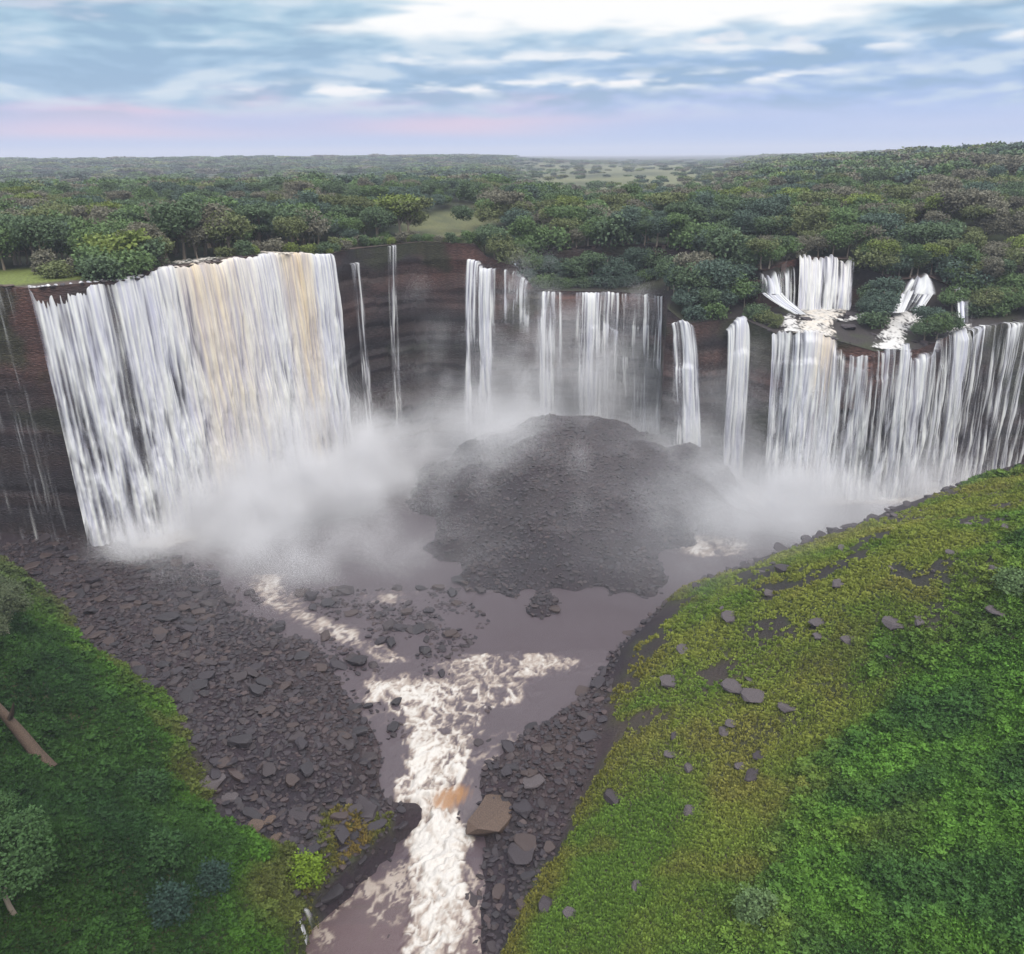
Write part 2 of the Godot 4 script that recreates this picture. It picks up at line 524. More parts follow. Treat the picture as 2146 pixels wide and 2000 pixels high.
func curtain(called: String, label: String, tops: Array, bots: Array, o: Dictionary, parent: Node = null) -> Node3D:
	# a sheet of falling strands: relief, thickness and gaps all come from drawn-out noise
	var nu: int = o.nu
	var nv: int = o.nv
	var len := 0.0
	for i in tops.size() - 1: len += tops[i].distance_to(tops[i + 1])
	var sd: float = o.get("seed", 0.0)
	var dx: Array = o.get("du", [0.0, 1.0])
	var dy: Array = o.get("dd", [0.6, 0.6])
	var tx: Array = o.get("tu", [0.0, 1.0])
	var tv: Array = o.get("tt", [0.0, 0.0])
	var amp: float = o.get("amp", 1.0)
	var steps: Array = o.get("steps", [])
	var soft: float = o.get("soft", 0.42)
	var relief: float = o.get("relief", 1.0)
	var fine: float = o.get("fine", 0.8)
	var clump: float = o.get("clump", 1.0)
	var veil: float = o.get("veil", 0.25)
	var fade: float = o.get("fade", 0.0)
	var throwp: float = o.get("bow", 0.6)
	var v := PackedVector3Array()
	var c := PackedColorArray()
	var T := []
	var B := []
	var N := []
	for i in nu + 1:
		var u := float(i) / nu
		var a := along(tops, u)
		a.y += (na.get_noise_2d(u * len * 6.0 + sd, 5.0) + 0.7 * na.get_noise_2d(u * len * 34.0 + sd, 9.0)) * o.get("ragged", 0.6)
		T.append(a)
		B.append(along(bots, u))
	for i in nu + 1:
		var tn: Vector3 = T[mini(i + 3, nu)] - T[maxi(i - 3, 0)]
		var nn := Vector3(-tn.z, 0, tn.x).normalized()
		if nn.dot(Vector3(PX, 0, PZ) - T[i]) < 0.0: nn = -nn
		N.append(nn)
	for j in nv + 1:
		var t := float(j) / nv
		for i in nu + 1:
			var u := float(i) / nu
			var a: Vector3 = T[i]
			var b: Vector3 = B[i]
			var tt := maxf(0.0, (t - 0.03) / 0.97)      # the first rows still run level towards the lip
			var back: float = maxf(0.0, 1.0 - t / 0.03) * o.get("runin", 3.0)
			var y := lerpf(a.y, b.y, tt)
			var k := pow(tt, throwp)
			var s := u * len + sd
			var d := t * (a.y - b.y)
			var wander: float = na.get_noise_2d(d * 0.5, s * 0.6 + 40.0) * 1.2 * t * o.get("wander", 1.0)
			var fa := na.get_noise_2d((s + wander) * 9.0, d * 0.45 + sd)
			var fb := na.get_noise_2d((s + wander) * 26.0, d * 1.0 + sd * 2.0)
			var fc := nf.get_noise_2d((s + wander * 2.0) * 12.0, d * 3.6 - absf(fb) * 20.0)
			var fd := na.get_noise_2d((s + wander) * 62.0, d * 2.2 + sd * 3.0)
			var fe := na.get_noise_2d((s + wander) * 130.0, d * 5.0 + sd * 5.0)
			var den := pw(dx, dy, u)
			for q in steps:   # water breaking on a ledge
				var sy: float = q[0] + na.get_noise_2d(s * 4.0, q[0] * 900.0) * 0.05
				var gate: float = ss(-0.15, 0.35, na.get_noise_2d(s * 7.0, q[0] * 5000.0))
				den += gate * (q[1] * 0.5 * exp(-pow((t - sy) / 0.01, 2.0)) + (q[1] * 0.6 * ss(sy + 0.16, sy, t) if t > sy else 0.0))
			var e := den + amp * (0.30 * fa + 0.34 * fb + fine * ((0.42 - 0.14 * t) * fd + (0.34 - 0.14 * t) * fe) + (0.10 + 0.85 * clump * ss(0.05, 0.7, t)) * fc)
			var al := ss(0.5 - soft, 0.5 + soft, e)
			al = maxf(al, ss(0.25, 0.6, den) * veil * (0.75 + 0.5 * fd + 0.6 * fc))
			al *= 1.0 - fade * ss(0.55, 1.0, t)
			al *= ss(-0.001, o.get("fadein", 0.015), t) * 0.92 + 0.08 * ss(0.0, 0.03, t)
			if o.get("taper", 0.0) > 0.0:
				al *= ss(0.0, o.taper, u + 0.03 * fb) * ss(0.0, o.taper, 1.0 - u + 0.03 * fb)
			var off := relief * (0.9 * fa + 0.45 * fb + 0.3 * fd + 0.12 * fe + (0.3 + 2.4 * t) * fc) * ss(0.0, 0.08, t) + 0.4
			for q in steps:
				off += 1.1 * ss(q[0] - 0.03, q[0] + 0.01, t) * ss(-0.2, 0.4, na.get_noise_2d(s * 5.0, q[0] * 5000.0))
			var p: Vector3 = Vector3(lerpf(a.x, b.x, k), y, lerpf(a.z, b.z, k)) + N[i] * (off - back)
			v.append(p)
			var col := Color(0.575, 0.585, 0.605).lerp(Color(0.56, 0.455, 0.32), clampf(pw(tx, tv, u + 0.02 * fa + 0.012 * fb) * (1.0 - 0.62 * t) * (0.9 + 0.3 * fb + 0.1 * fd), 0.0, 1.0))
			var sh := clampf(0.93 + 0.22 * fd + 0.14 * fe + 0.2 * fc * t, 0.7, 1.12)
			col = Color(col.r * sh, col.g * sh, col.b * sh * 0.5 + col.b * 0.5, al)
			c.append(col)
	var ob := put(called, raw_mesh(v, c, grid_index(nu, nv, true)), o.mat, parent)
	if parent == null:
		tag(ob, label, "waterfall", o.get("group", ""))
	return ob

# ---------------------------------------------------------------- river
func foam_at(x: float, z: float) -> float:
	var f := 0.0
	# fan of rapids closing to the chute, then the long white tongue
	var c := pw([-222.0, -205.0, -190.0, -176.0, -166.0, -158.0, -147.0, -130.0, -110.0], [-21.0, -20.0, -19.0, -21.0, -24.0, -19.0, -18.5, -17.5, -18.5], z)
	var w := pw([-222.0, -212.0, -205.0, -190.0, -176.0, -166.0, -158.0, -147.0, -130.0, -110.0], [24.0, 31.0, 27.0, 14.0, 11.0, 10.0, 10.5, 8.0, 7.0, 6.0], z)
	var d := absf(x - c) / w + 0.30 * nf.get_noise_2d(x * 8.0, z * 5.0) + 0.16 * na.get_noise_2d(x * 26.0, z * 16.0)
	var along_f := pw([-226.0, -216.0, -208.0, -190.0, -171.0, -100.0], [0.0, 0.24, 0.42, 0.46, 0.66, 0.68], z)
	f = along_f * (1.0 - ss(0.5, 1.15, d))
	if z > -200.0 and z < -186.0:   # a dark tongue within the fan
		f -= 0.55 * exp(-pow((x + 4.0) / 4.0, 2.0))
	# the stream coming down from the left plunge
	var sx := pw([-275.0, -252.0, -238.0, -222.0], [-93.0, -77.0, -58.0, -38.0], z)
	var sw := pw([-275.0, -250.0, -222.0], [12.0, 14.0, 9.0], z)
	if z < -221.0 and z > -280.0:
		f = maxf(f, 0.36 * (1.0 - ss(0.2, 1.3, absf(x - sx) / sw)))
	# broken water below the right falls
	f = maxf(f, 0.42 * (1.0 - ss(0.4, 1.15, Vector2((x - 80.0) / 24.0, (z + 300.0) / 14.0).length())))
	f = maxf(f, 0.3 * (1.0 - ss(0.5, 1.1, Vector2((x + 42.0) / 20.0, (z + 262.0) / 8.0).length())))
	f = maxf(f, 0.34 * (1.0 - ss(0.6, 1.1, Vector2((x + 2.0) / 32.0, (z + 219.0) / 8.0).length())))
	# churning pools right under the falls
	f = maxf(f, 0.8 * (1.0 - ss(0.3, 1.2, seg_line(x, z, -165, -303, -86, -390) / 22.0)))
	f = maxf(f, 0.7 * (1.0 - ss(0.3, 1.2, seg_line(x, z, 118, -352, 205, -356) / 16.0)))
	return f

func seg_line(x: float, z: float, ax: float, az: float, bx: float, bz: float) -> float:
	return Vector2(x, z).distance_to(Geometry2D.get_closest_point_to_segment(Vector2(x, z), Vector2(ax, az), Vector2(bx, bz)))

func water_sheet(x0: float, x1: float, z0: float, z1: float, step: float, m: Material, parent: Node) -> void:
	var v := PackedVector3Array()
	var c := PackedColorArray()
	var nu := int((x1 - x0) / step)
	var nv := int((z1 - z0) / step)
	for j in nv + 1:
		for i in nu + 1:
			var x := lerpf(x0, x1, float(i) / nu)
			var z := lerpf(z0, z1, float(j) / nv)
			var f := foam_at(x, z)
			var wx := x + na.get_noise_2d(x * 9.0, z * 9.0) * 2.2 + nf.get_noise_2d(x * 30.0, z * 22.0) * 1.6
			var wz := z + na.get_noise_2d(x * 9.0 + 70.0, z * 9.0) * 2.6 + nf.get_noise_2d(x * 30.0 + 40.0, z * 22.0) * 2.0
			var a := nr.get_noise_2d(wx * 15.0, wz * 8.0)
			var b := nr.get_noise_2d(wx * 40.0 + 30.0, wz * 20.0)
			var g := nf.get_noise_2d(wx * 5.0, wz * 3.5)
			var h3 := nf.get_noise_2d(wx * 60.0, wz * 34.0)
			# foam lies along the borders of the swirls and fills them where the water is beaten white
			var l1 := 1.0 - ss(-1.0, -0.55, nc.get_noise_2d(wx * 26.0, wz * 17.0))
			var l2 := 1.0 - ss(-1.0, -0.5, nc.get_noise_2d(wx * 62.0, wz * 40.0))
			var k := 0.0
			if f > 0.02:
				k = ss(0.30, 1.12, f + 0.42 * g + 0.34 * l1 * ss(0.1, 0.5, f) + 0.22 * l2 * ss(0.1, 0.5, f) + 0.22 * h3)
			var speck := l1 * ss(0.3, 0.8, l2 + g) * ss(0.0, 0.25, g + 0.05) * 0.5 * ss(-226.0, -150.0, z)
			k = maxf(k, speck)
			var dark := Color(0.062, 0.045, 0.054).lerp(Color(0.088, 0.058, 0.060), ss(-160.0, -130.0, z))
			var col := dark.lerp(Color(0.26, 0.21, 0.175), ss(0.0, 0.5, k)).lerp(Color(0.47, 0.447, 0.42), ss(0.3, 1.0, k))
			var amber := exp(-pow((x + 16.5 + (z + 168.0) * 0.5) / 4.4, 2.0) - pow((z + 168.0) / 3.0, 2.0))
			col = col.lerp(Color(0.22, 0.10, 0.028), clampf(amber * (1.7 + 0.9 * na.get_noise_2d(x * 60.0 + z * 20.0, z * 14.0) + 1.2 * g) - 0.3, 0.0, 0.9))
			var y := yw(z) + 0.12 * na.get_noise_2d(x * 5.0, z * 5.0)
			if amber < 0.3:
				y += f * (0.8 * a + 0.4 * b + 1.2 * g + 0.3 * h3 + 0.35 * l1) * (1.6 if z > -190.0 else 1.0)
			v.append(Vector3(x, y, z))
			c.append(col)
	put("water_surface", raw_mesh(v, c, grid_index(nu, nv)), m, parent)

# ---------------------------------------------------------------- rocks
func rock_mesh(flat: float, sub: int) -> ArrayMesh:
	# a round of points cut flat by a few random planes: an angular block
	var phi := (1.0 + sqrt(5.0)) / 2.0
	var v := []
	for p in [[-1, phi, 0], [1, phi, 0], [-1, -phi, 0], [1, -phi, 0], [0, -1, phi], [0, 1, phi], [0, -1, -phi], [0, 1, -phi], [phi, 0, -1], [phi, 0, 1], [-phi, 0, -1], [-phi, 0, 1]]:
		v.append(Vector3(p[0], p[1], p[2]).normalized())
	var f := [0, 11, 5, 0, 5, 1, 0, 1, 7, 0, 7, 10, 0, 10, 11, 1, 5, 9, 5, 11, 4, 11, 10, 2, 10, 7, 6, 7, 1, 8, 3, 9, 4, 3, 4, 2, 3, 2, 6, 3, 6, 8, 3, 8, 9, 4, 9, 5, 2, 4, 11, 6, 2, 10, 8, 6, 7, 9, 8, 1]
	for s in sub:
		var g := []
		var mid := {}
		for k in range(0, f.size(), 3):
			var m := []
			for e in 3:
				var a: int = f[k + e]
				var b: int = f[k + (e + 1) % 3]
				var key := "%d_%d" % [mini(a, b), maxi(a, b)]
				if not mid.has(key):
					mid[key] = v.size()
					v.append((v[a] + v[b]).normalized())
				m.append(mid[key])
			g.append_array([f[k], m[0], m[2], f[k + 1], m[1], m[0], f[k + 2], m[2], m[1], m[0], m[1], m[2]])
		f = g
	var planes := []
	for k in 9:
		planes.append([Vector3(rng.randfn(), rng.randfn() * 0.7, rng.randfn()).normalized(), rng.randf_range(0.5, 0.8)])
	planes.append([Vector3(0.12, 1, 0.1).normalized(), 0.55])
	var out := PackedVector3Array()
	for p in v:
		var q: Vector3 = p
		for it in 2:
			for pl in planes:
				var over: float = q.dot(pl[0]) - pl[1]
				if over > 0.0: q -= pl[0] * over
		q += Vector3(rng.randf_range(-1, 1), rng.randf_range(-1, 1), rng.randf_range(-1, 1)) * 0.03
		out.append(Vector3(q.x * 0.8, q.y * flat, q.z * 0.66))
	var idx := PackedInt32Array()
	for k in range(0, f.size(), 3): idx.append_array([f[k], f[k + 2], f[k + 1]])
	return raw_mesh(out, PackedColorArray(), idx, false)

func rock_basis(s: float, tilt: float) -> Basis:
	var b := Basis(Vector3.UP, rng.randf() * TAU) * Basis(Vector3(1, 0, 0), rng.randfn() * tilt) * Basis(Vector3(0, 0, 1), rng.randfn() * tilt)
	return b.scaled_local(Vector3(s * rng.randf_range(0.8, 1.35), s * rng.randf_range(0.5, 1.0), s * rng.randf_range(0.75, 1.2)))

func rock_tone() -> Color:
	var t := rng.randf()
	var c := Color(0.028, 0.02, 0.028).lerp(Color(0.066, 0.041, 0.041), t * t)
	return c * rng.randf_range(0.7, 1.25)

func place_rocks(meshes: Array, m: Material, tones: Array) -> void:
	var spots := []
	var z := -408.0
	while z < -104.0:
		var x := -200.0
		while x < 110.0:
			var px := x + rng.randf_range(-0.8, 0.8)
			var pz := z + rng.randf_range(-0.8, 0.8)
			x += 1.4
			if not inside(px, pz, 3.0): continue
			var dR := seg_dist(ER, px, pz)
			var dL := -seg_dist(EL, px, pz)
			if dR > 3.0 or dL > 1.0: continue
			var h := floor_y(px, pz)
			var wl := yw(pz)
			var shoal := px < -6.0 and pz > -268.0 and pz < -176.0 and foam_at(px, pz) < 0.27
			if h < wl - 0.9:
				if not shoal or nf.get_noise_2d(px * 5.0, pz * 5.0) < -0.16 + 0.3 * ss(-34.0, -8.0, px): continue
				h = wl - rng.randf_range(0.0, 0.5)
			if h < wl + 0.1 and not shoal and rng.randf() < 0.55: continue
			var mound := Vector2((px - 27.0) / 84.0, (pz + 366.0) / 112.0).length() < 1.0
			var s := 0.75 + 1.2 * pow(rng.randf(), 2.5) if mound else 0.72 + 1.15 * pow(rng.randf(), 2.2) + (rng.randf_range(0.8, 3.4) if rng.randf() < 0.045 else 0.0)
			if foam_at(px, pz) > 0.5 and rng.randf() < 0.85: continue
			spots.append([Vector3(px, h + s * 0.15, pz), s, mound])
		z += 1.4
	spots.sort_custom(func(a, b): return a[1] / a[0].distance_to(Vector3(0, 148, 0)) > b[1] / b[0].distance_to(Vector3(0, 148, 0)))
	var xf := []
	var cols := []
	for k in meshes.size():
		xf.append([])
		cols.append([])
	var singles := 0
	for q in spots:
		var p: Vector3 = q[0]
		var s: float = q[1]
		var kind := rng.randi() % meshes.size()
		var b := rock_basis(s, 0.22 if s < 2.4 else 0.1)
		if singles < 262 and not q[2]:
			singles += 1
			var tn := rng.randi() % tones.size()
			var o := put("rock", meshes[kind], tones[tn])
			o.transform = Transform3D(b, p)
			var what: String = "%s %s %s rock" % ["big" if s > 2.2 else "middling" if s > 1.5 else "small", ["dark purple", "brown-grey", "reddish brown", "near-black"][tn], ["blocky", "slab-like", "chunky", "wedge-shaped", "rounded"][kind]]
			var where := "rubble strip right of the white rapids"
			if p.x < -22.0:
				where = "rubble below the left waterfall's mist" if p.z < -222.0 else "upper rubble left of the rapids" if p.z < -196.0 else "rubble left of the white chute" if p.z < -168.0 else "lower rubble left of the white chute"
				if seg_dist(EL, p.x, p.z) < 9.0: where = "rubble hard against the left green bank"
			elif p.z > -150.0: where = "rocks along the right side of the lower river"
			elif seg_dist(ER, p.x, p.z) > -6.0: where = "rubble hard against the right green bank"
			tag(o, what + " in the " + where, "rock", what + "s, " + where)
		else:
			xf[kind].append(Transform3D(b, p))
			cols[kind].append(rock_tone())
	var node := Node3D.new()
	node.name = "rubble"
	add_child(node, true)
	tag(node, "dark rubble covering the mound and the gorge floor around the river", "rubble", "", "stuff")
	for k in meshes.size():
		multi("small_rock", meshes[k], m, xf[k], cols[k], node).set_meta("kind", "stuff")

# ---------------------------------------------------------------- leaves
func leaf_clump(n: int, r: float, leaf: float, upright: float, flatness: float) -> ArrayMesh:
	# leaves that spread from a low centre; each a folded blade of two faces
	var v := PackedVector3Array()
	var c := PackedColorArray()
	var idx := PackedInt32Array()
	for k in n:
		var d := Vector3(rng.randfn(), absf(rng.randfn()) * 0.8 + upright, rng.randfn()).normalized()
		var p := Vector3(d.x * r, d.y * r * flatness, d.z * r) * pow(rng.randf(), 0.5)
		var a := (d + Vector3(rng.randfn(), rng.randfn(), rng.randfn()) * 0.55).normalized()
		var s := a.cross(Vector3(rng.randfn(), rng.randfn() + 0.6, rng.randfn())).normalized()
		var l := leaf * rng.randf_range(0.65, 1.3)
		blade(v, c, idx, p, a, s, l, rng.randf_range(0.72, 1.28))
	return raw_mesh(v, c, idx, false)

func blade(v: PackedVector3Array, c: PackedColorArray, idx: PackedInt32Array, p: Vector3, a: Vector3, s: Vector3, l: float, b: float) -> void:
	var i := v.size()
	var n := a.cross(s)
	v.append(p)
	v.append(p + a * l * 0.5 + s * l * 0.33 + n * l * 0.08)
	v.append(p + a * l * 0.5 - s * l * 0.33 + n * l * 0.08)
	v.append(p + a * l)
	for k in 4: c.append(Color(b, b, b * 0.95))
	idx.append_array([i, i + 1, i + 3, i, i + 3, i + 2])

func crown_mesh(lobes: Array, n: int, leaf: float) -> ArrayMesh:
	# lobes: [centre, radii]; leaves lie in the outer part of every lobe, thin in places so that gaps open
	var v := PackedVector3Array()
	var c := PackedColorArray()
	var idx := PackedInt32Array()
	var total := 0.0
	for l in lobes: total += l[1].x * l[1].z
	for l in lobes:
		var R: Vector3 = l[1]
		var C: Vector3 = l[0]
		var tone := rng.randf_range(0.86, 1.14)
		for k in int(n * R.x * R.z / total):
			var d := Vector3(rng.randfn(), rng.randfn() + 0.25, rng.randfn()).normalized()
			if na.get_noise_3d(d.x * 130.0 + C.x * 50.0, d.y * 130.0, d.z * 130.0 + C.z * 50.0) < -0.28: continue
			var rr := 0.72 + 0.34 * sqrt(rng.randf()) + 0.14 * na.get_noise_3d(d.x * 190.0 + C.z * 30.0, d.y * 190.0, d.z * 190.0)
			var p := C + d * R * rr
			var a := (d * 0.5 + Vector3(rng.randfn(), rng.randfn() * 0.6 - 0.15, rng.randfn()) * 0.8).normalized()
			var s := a.cross(d + Vector3(rng.randfn(), rng.randfn(), rng.randfn()) * 0.45).normalized()
			blade(v, c, idx, p, a, s, leaf * rng.randf_range(0.7, 1.35), tone * rng.randf_range(0.75, 1.25))
		# twigs and leaves deep inside, so that the crown is not hollow
		for k in int(n * 0.25 * R.x * R.z / total):
			var d := Vector3(rng.randfn(), rng.randfn(), rng.randfn()).normalized() * pow(rng.randf(), 0.4) * 0.66
			var a := Vector3(rng.randfn(), rng.randfn() * 0.4, rng.randfn()).normalized()
			blade(v, c, idx, C + d * R, a, a.cross(Vector3(rng.randfn(), rng.randfn(), rng.randfn())).normalized(), leaf * 2.1, tone * rng.randf_range(0.7, 1.0))
	return raw_mesh(v, c, idx, false)

func tube(v: PackedVector3Array, idx: PackedInt32Array, P: Array, R: Array, sides := 7) -> void:
	for k in P.size():
		var t: Vector3 = (P[mini(k + 1, P.size() - 1)] - P[maxi(k - 1, 0)]).normalized()
		var s := t.cross(Vector3(0.31, 0.1, 0.95)).normalized()
		var w := t.cross(s)
		for q in sides:
			var an := TAU * q / sides
			v.append(P[k] + (s * cos(an) + w * sin(an)) * R[k] * (1.0 + 0.12 * sin(an * 3.0 + k)))
			if k > 0:
				var a := v.size() - 1
				var b := a - q + (q + 1) % sides
				if b >= v.size() + sides: continue
				idx.append_array([a, a - sides, b, b, a - sides, b - sides])

func trunk_mesh(h: float, r: float, forks: Array, lean := Vector3.ZERO) -> ArrayMesh:
	var v := PackedVector3Array()
	var idx := PackedInt32Array()
	var P := []
	var R := []
	for k in 6:
		var t := k / 5.0
		P.append(Vector3(sin(t * 3.1) * 0.03 * h, t * h - 0.02 * h, cos(t * 4.0) * 0.02 * h) + lean * t * h)
		R.append(r * (1.25 - 0.75 * t) if k > 0 else r * 1.6)
	tube(v, idx, P, R)
	for f in forks:
		var a: Vector3 = P[f[0]]
		var e: Vector3 = f[1]
		tube(v, idx, [a, a.lerp(e, 0.45) + Vector3(0, -0.02 * h, 0), e], [R[f[0]] * 0.7, R[f[0]] * 0.45, R[f[0]] * 0.16], 5)
	return raw_mesh(v, PackedColorArray(), idx)

# ---------------------------------------------------------------- trees
var crowns := []      # four tree crowns and two shrubs, sized for a tree 14 m tall
var crowns_far := []
var trunks := []
var greens := []
var bark: StandardMaterial3D

func lobes(count: int, spread: float, y0: float, y1: float, r: Vector3) -> Array:
	var out := [[Vector3(0, (y0 + y1) * 0.5, 0), Vector3(spread * 0.95 + r.x * 0.35, (y1 - y0) * 0.5 + r.y * 0.75, spread * 0.95 + r.z * 0.35)]]
	for k in count - 1:
		var an := TAU * (k + rng.randf() * 0.6) / (count - 1)
		var q := spread * rng.randf_range(0.55, 1.05)
		out.append([Vector3(cos(an) * q, rng.randf_range(y0, y1), sin(an) * q), r * rng.randf_range(0.7, 1.15)])
	return out

func make_tree_kinds() -> void:
	for far in 2:
		var n := 1900 if far == 0 else 420
		var lf := 0.66 if far == 0 else 1.3
		var L := [lobes(8, 4.0, 7.2, 10.4, Vector3(2.5, 1.9, 2.5)), lobes(8, 3.0, 5.8, 11.6, Vector3(2.0, 1.9, 2.0)), lobes(8, 4.8, 9.4, 11.0, Vector3(2.4, 1.3, 2.4)), lobes(10, 4.6, 4.8, 9.4, Vector3(2.4, 2.0, 2.4)), lobes(7, 2.6, 0.8, 2.8, Vector3(1.7, 1.5, 1.7)), lobes(6, 2.0, 0.6, 4.2, Vector3(1.3, 1.4, 1.3))]
		for k in 6:
			var mesh := crown_mesh(L[k], n if k < 4 else int(n * 0.55), lf if k < 4 else lf * 0.8)
			if far == 0: crowns.append(mesh)
			else: crowns_far.append(mesh)
		if far == 0:
			for k in 6:
				var forks := []
				for q in mini(5, L[k].size()):
					forks.append([rng.randi_range(2, 4), L[k][q + 1][0]] if q + 1 < L[k].size() else [3, L[k][0][0]])
				trunks.append(trunk_mesh(10.0 if k < 4 else 2.2, 0.26 if k < 4 else 0.1, forks))

func tree(x: float, y: float, z: float, h: float, kind: int, tone: int, label: String, category: String, group: String) -> Node3D:
	var o := Node3D.new()
	o.name = numbered("tree" if kind < 4 else "shrub")
	add_child(o, true)
	var s := h / (13.0 if kind < 4 else 5.0)
	o.transform = Transform3D(Basis(Vector3.UP, rng.randf() * TAU).scaled(Vector3(s * rng.randf_range(0.92, 1.15), s, s * rng.randf_range(0.92, 1.15))), Vector3(x, y - 0.3, z))
	put("trunk", trunks[kind], bark, o)
	put("crown", crowns[kind], greens[tone], o)
	tag(o, label, category, group)
	return o

func tone_for(x: float, z: float) -> int:
	var n := nf.get_noise_2d(x * 0.9 + 700.0, z * 0.9) + rng.randf_range(-0.35, 0.35)
	var az := rad_to_deg(atan2(x, -z))
	if az > 14.0: n += 0.12
	if n < -0.25: return 1
	if n < -0.02: return 0
	if n < 0.16: return 4
	if n < 0.32: return 2
	if n < 0.5: return 3
	return 5 if rng.randf() < 0.35 else 3

func wood_density(x: float, z: float, d: float) -> float:
	var D := Vector2(x, z).length()
	var az := rad_to_deg(atan2(x, -z))
	var th := theta(x, z)
	var f := 1.0
	if th < -22.0 and d < 15.0: f = 0.0
	if x < -166.0 and z > -364.0: f = 0.03
	if th > -23.0 and th < -7.0 and d < 12.0: f = 0.0
	f *= 1.0 - 0.96 * clearing(x, z)
	var sav := ss(950.0, 1150.0, D) * (1.0 - ss(3000.0, 3600.0, D)) * ss(-2.0, 3.0, az) * (1.0 - ss(11.0, 18.0, az))
	f *= 1.0 - 0.82 * sav
	var mead := ss(930.0, 1100.0, D) * (1.0 - ss(2400.0, 2800.0, D)) * (1.0 - ss(-10.0, -3.0, az))
	f *= 1.0 - 0.85 * mead
	if D > 620.0 and az > 2.0 and az < 12.0: f *= 0.75
	f *= 1.0 - 0.7 * ss(0.22, 0.4, nf.get_noise_2d(x * 0.55 + 300.0, z * 0.55)) * ss(420.0, 520.0, D)
	return f

func tree_label(x: float, z: float, tone: int, kind: int, d: float) -> Array:
	var az := rad_to_deg(atan2(x, -z))
	var what: String = ["dark green", "blue-green", "olive", "grey-brown", "mid-green", "yellow-green"][tone]
	var form: String = ["broad round", "tall", "flat-topped", "sprawling", "low", "upright"][kind]
	var row := "at the front of" if d < 24.0 else "a little way into" if d < 44.0 else "deeper in"
	var where := row + " the forest behind the wide left waterfall"
	if az > -11.0: where = row + " the forest behind the narrow middle waterfall"
	if az > 2.0: where = row + " the forest above the thin middle waterfalls"
	if az > 17.0: where = row + " the forest above the right waterfalls"
	var word := "tree" if kind < 4 else "shrub"
	return ["%s %s %s %s" % [form, what, word, where], "%s %s %ss %s" % [form, what, word, where]]

func plant_forest() -> void:
	var spots := []
	var D := 330.0
	while D < 5600.0:
		var step := maxf(11.4, D * 0.0175)
		var da := rad_to_deg(step / D)
		var az := -37.0
		while az < 38.0:
			var a := deg_to_rad(az + rng.randf_range(-0.6, 0.6) * da)
			var q := D + rng.randf_range(-0.7, 0.7) * step
			az += da
			var x := sin(a) * q
			var z := -cos(a) * q
			var th := theta(x, z)
			if th < TH0 + 1.0 or th > TH1 - 1.0: continue
			var d := Vector2(x - PX, z - PZ).length() - look(tr2, th)
			if d < (3.5 if th < -7.0 else 1.0): continue
			if rng.randf() > wood_density(x, z, d): continue
			spots.append([x, z, q, d])
		D += step
	var xf := []
	var cols := []
	for k in 12:
		xf.append([])
		cols.append([])
	var made := 0
	for q in spots:
		var x: float = q[0]
		var z: float = q[1]
		var y := plateau_y(x, z)
		var near_rim: bool = q[3] < 24.0
		var kind: int = [0, 0, 3, 1, 2, 3][rng.randi() % 6]
		if near_rim and rng.randf() < 0.3: kind = 4
		var sav: bool = q[2] > 950.0 and rad_to_deg(atan2(x, -z)) > 0.0 and rad_to_deg(atan2(x, -z)) < 14.0
		var tone := tone_for(x, z)
		var h := rng.randf_range(13.0, 24.0) + 7.0 * nf.get_noise_2d(x * 1.5, z * 1.5 + 900.0)
		if kind >= 4: h = rng.randf_range(5.0, 9.0)
		elif near_rim: h *= 0.85
		if sav: h *= 0.5
		elif q[2] > 600.0: h *= 1.0 - 0.42 * ss(600.0, 800.0, q[2]) * ss(-1.0, 2.0, rad_to_deg(atan2(x, -z))) * (1.0 - ss(12.0, 18.0, rad_to_deg(atan2(x, -z))))
		if q[2] > 560.0 and rad_to_deg(atan2(x, -z)) < 0.0: h *= 0.82
		if made < 190 and absf(x / z) < 0.66:
			made += 1
			var l := tree_label(x, z, tone, kind, q[3])
			tree(x, y, z, h, kind, tone, l[0], "tree" if kind < 4 else "shrub", l[1])
		else:
			var s := h / (13.0 if kind < 4 else 5.0)
			var far: bool = q[2] > 760.0
			var wide := maxf(1.0, q[2] * 0.0175 / 13.5)
			var b := Basis(Vector3.UP, rng.randf() * TAU).scaled(Vector3(s * wide, s * lerpf(1.0, wide, 0.12), s * wide))
			xf[kind + (6 if far else 0)].append(Transform3D(b, Vector3(x, y - 0.5 - (1.5 if far else 0.0) * (wide - 1.0), z)))
			cols[kind + (6 if far else 0)].append(greens[tone].albedo_color.srgb_to_linear() * rng.randf_range(0.82, 1.2))
	var node := Node3D.new()
	node.name = "forest"
	add_child(node, true)
	tag(node, "green forest spreading over the plateau to the horizon behind the nearest trees", "forest", "", "stuff")
	var m := mat(Color.WHITE, 0.8, true, 0.25)
	m.backlight_enabled = true
	m.backlight = Color(0.45, 0.45, 0.45)
	for k in 12:
		if xf[k].size():
			multi("tree_crowns", crowns[k] if k < 6 else crowns_far[k - 6], m, xf[k], cols[k], node).set_meta("kind", "stuff")
	print("forest spots ", spots.size())

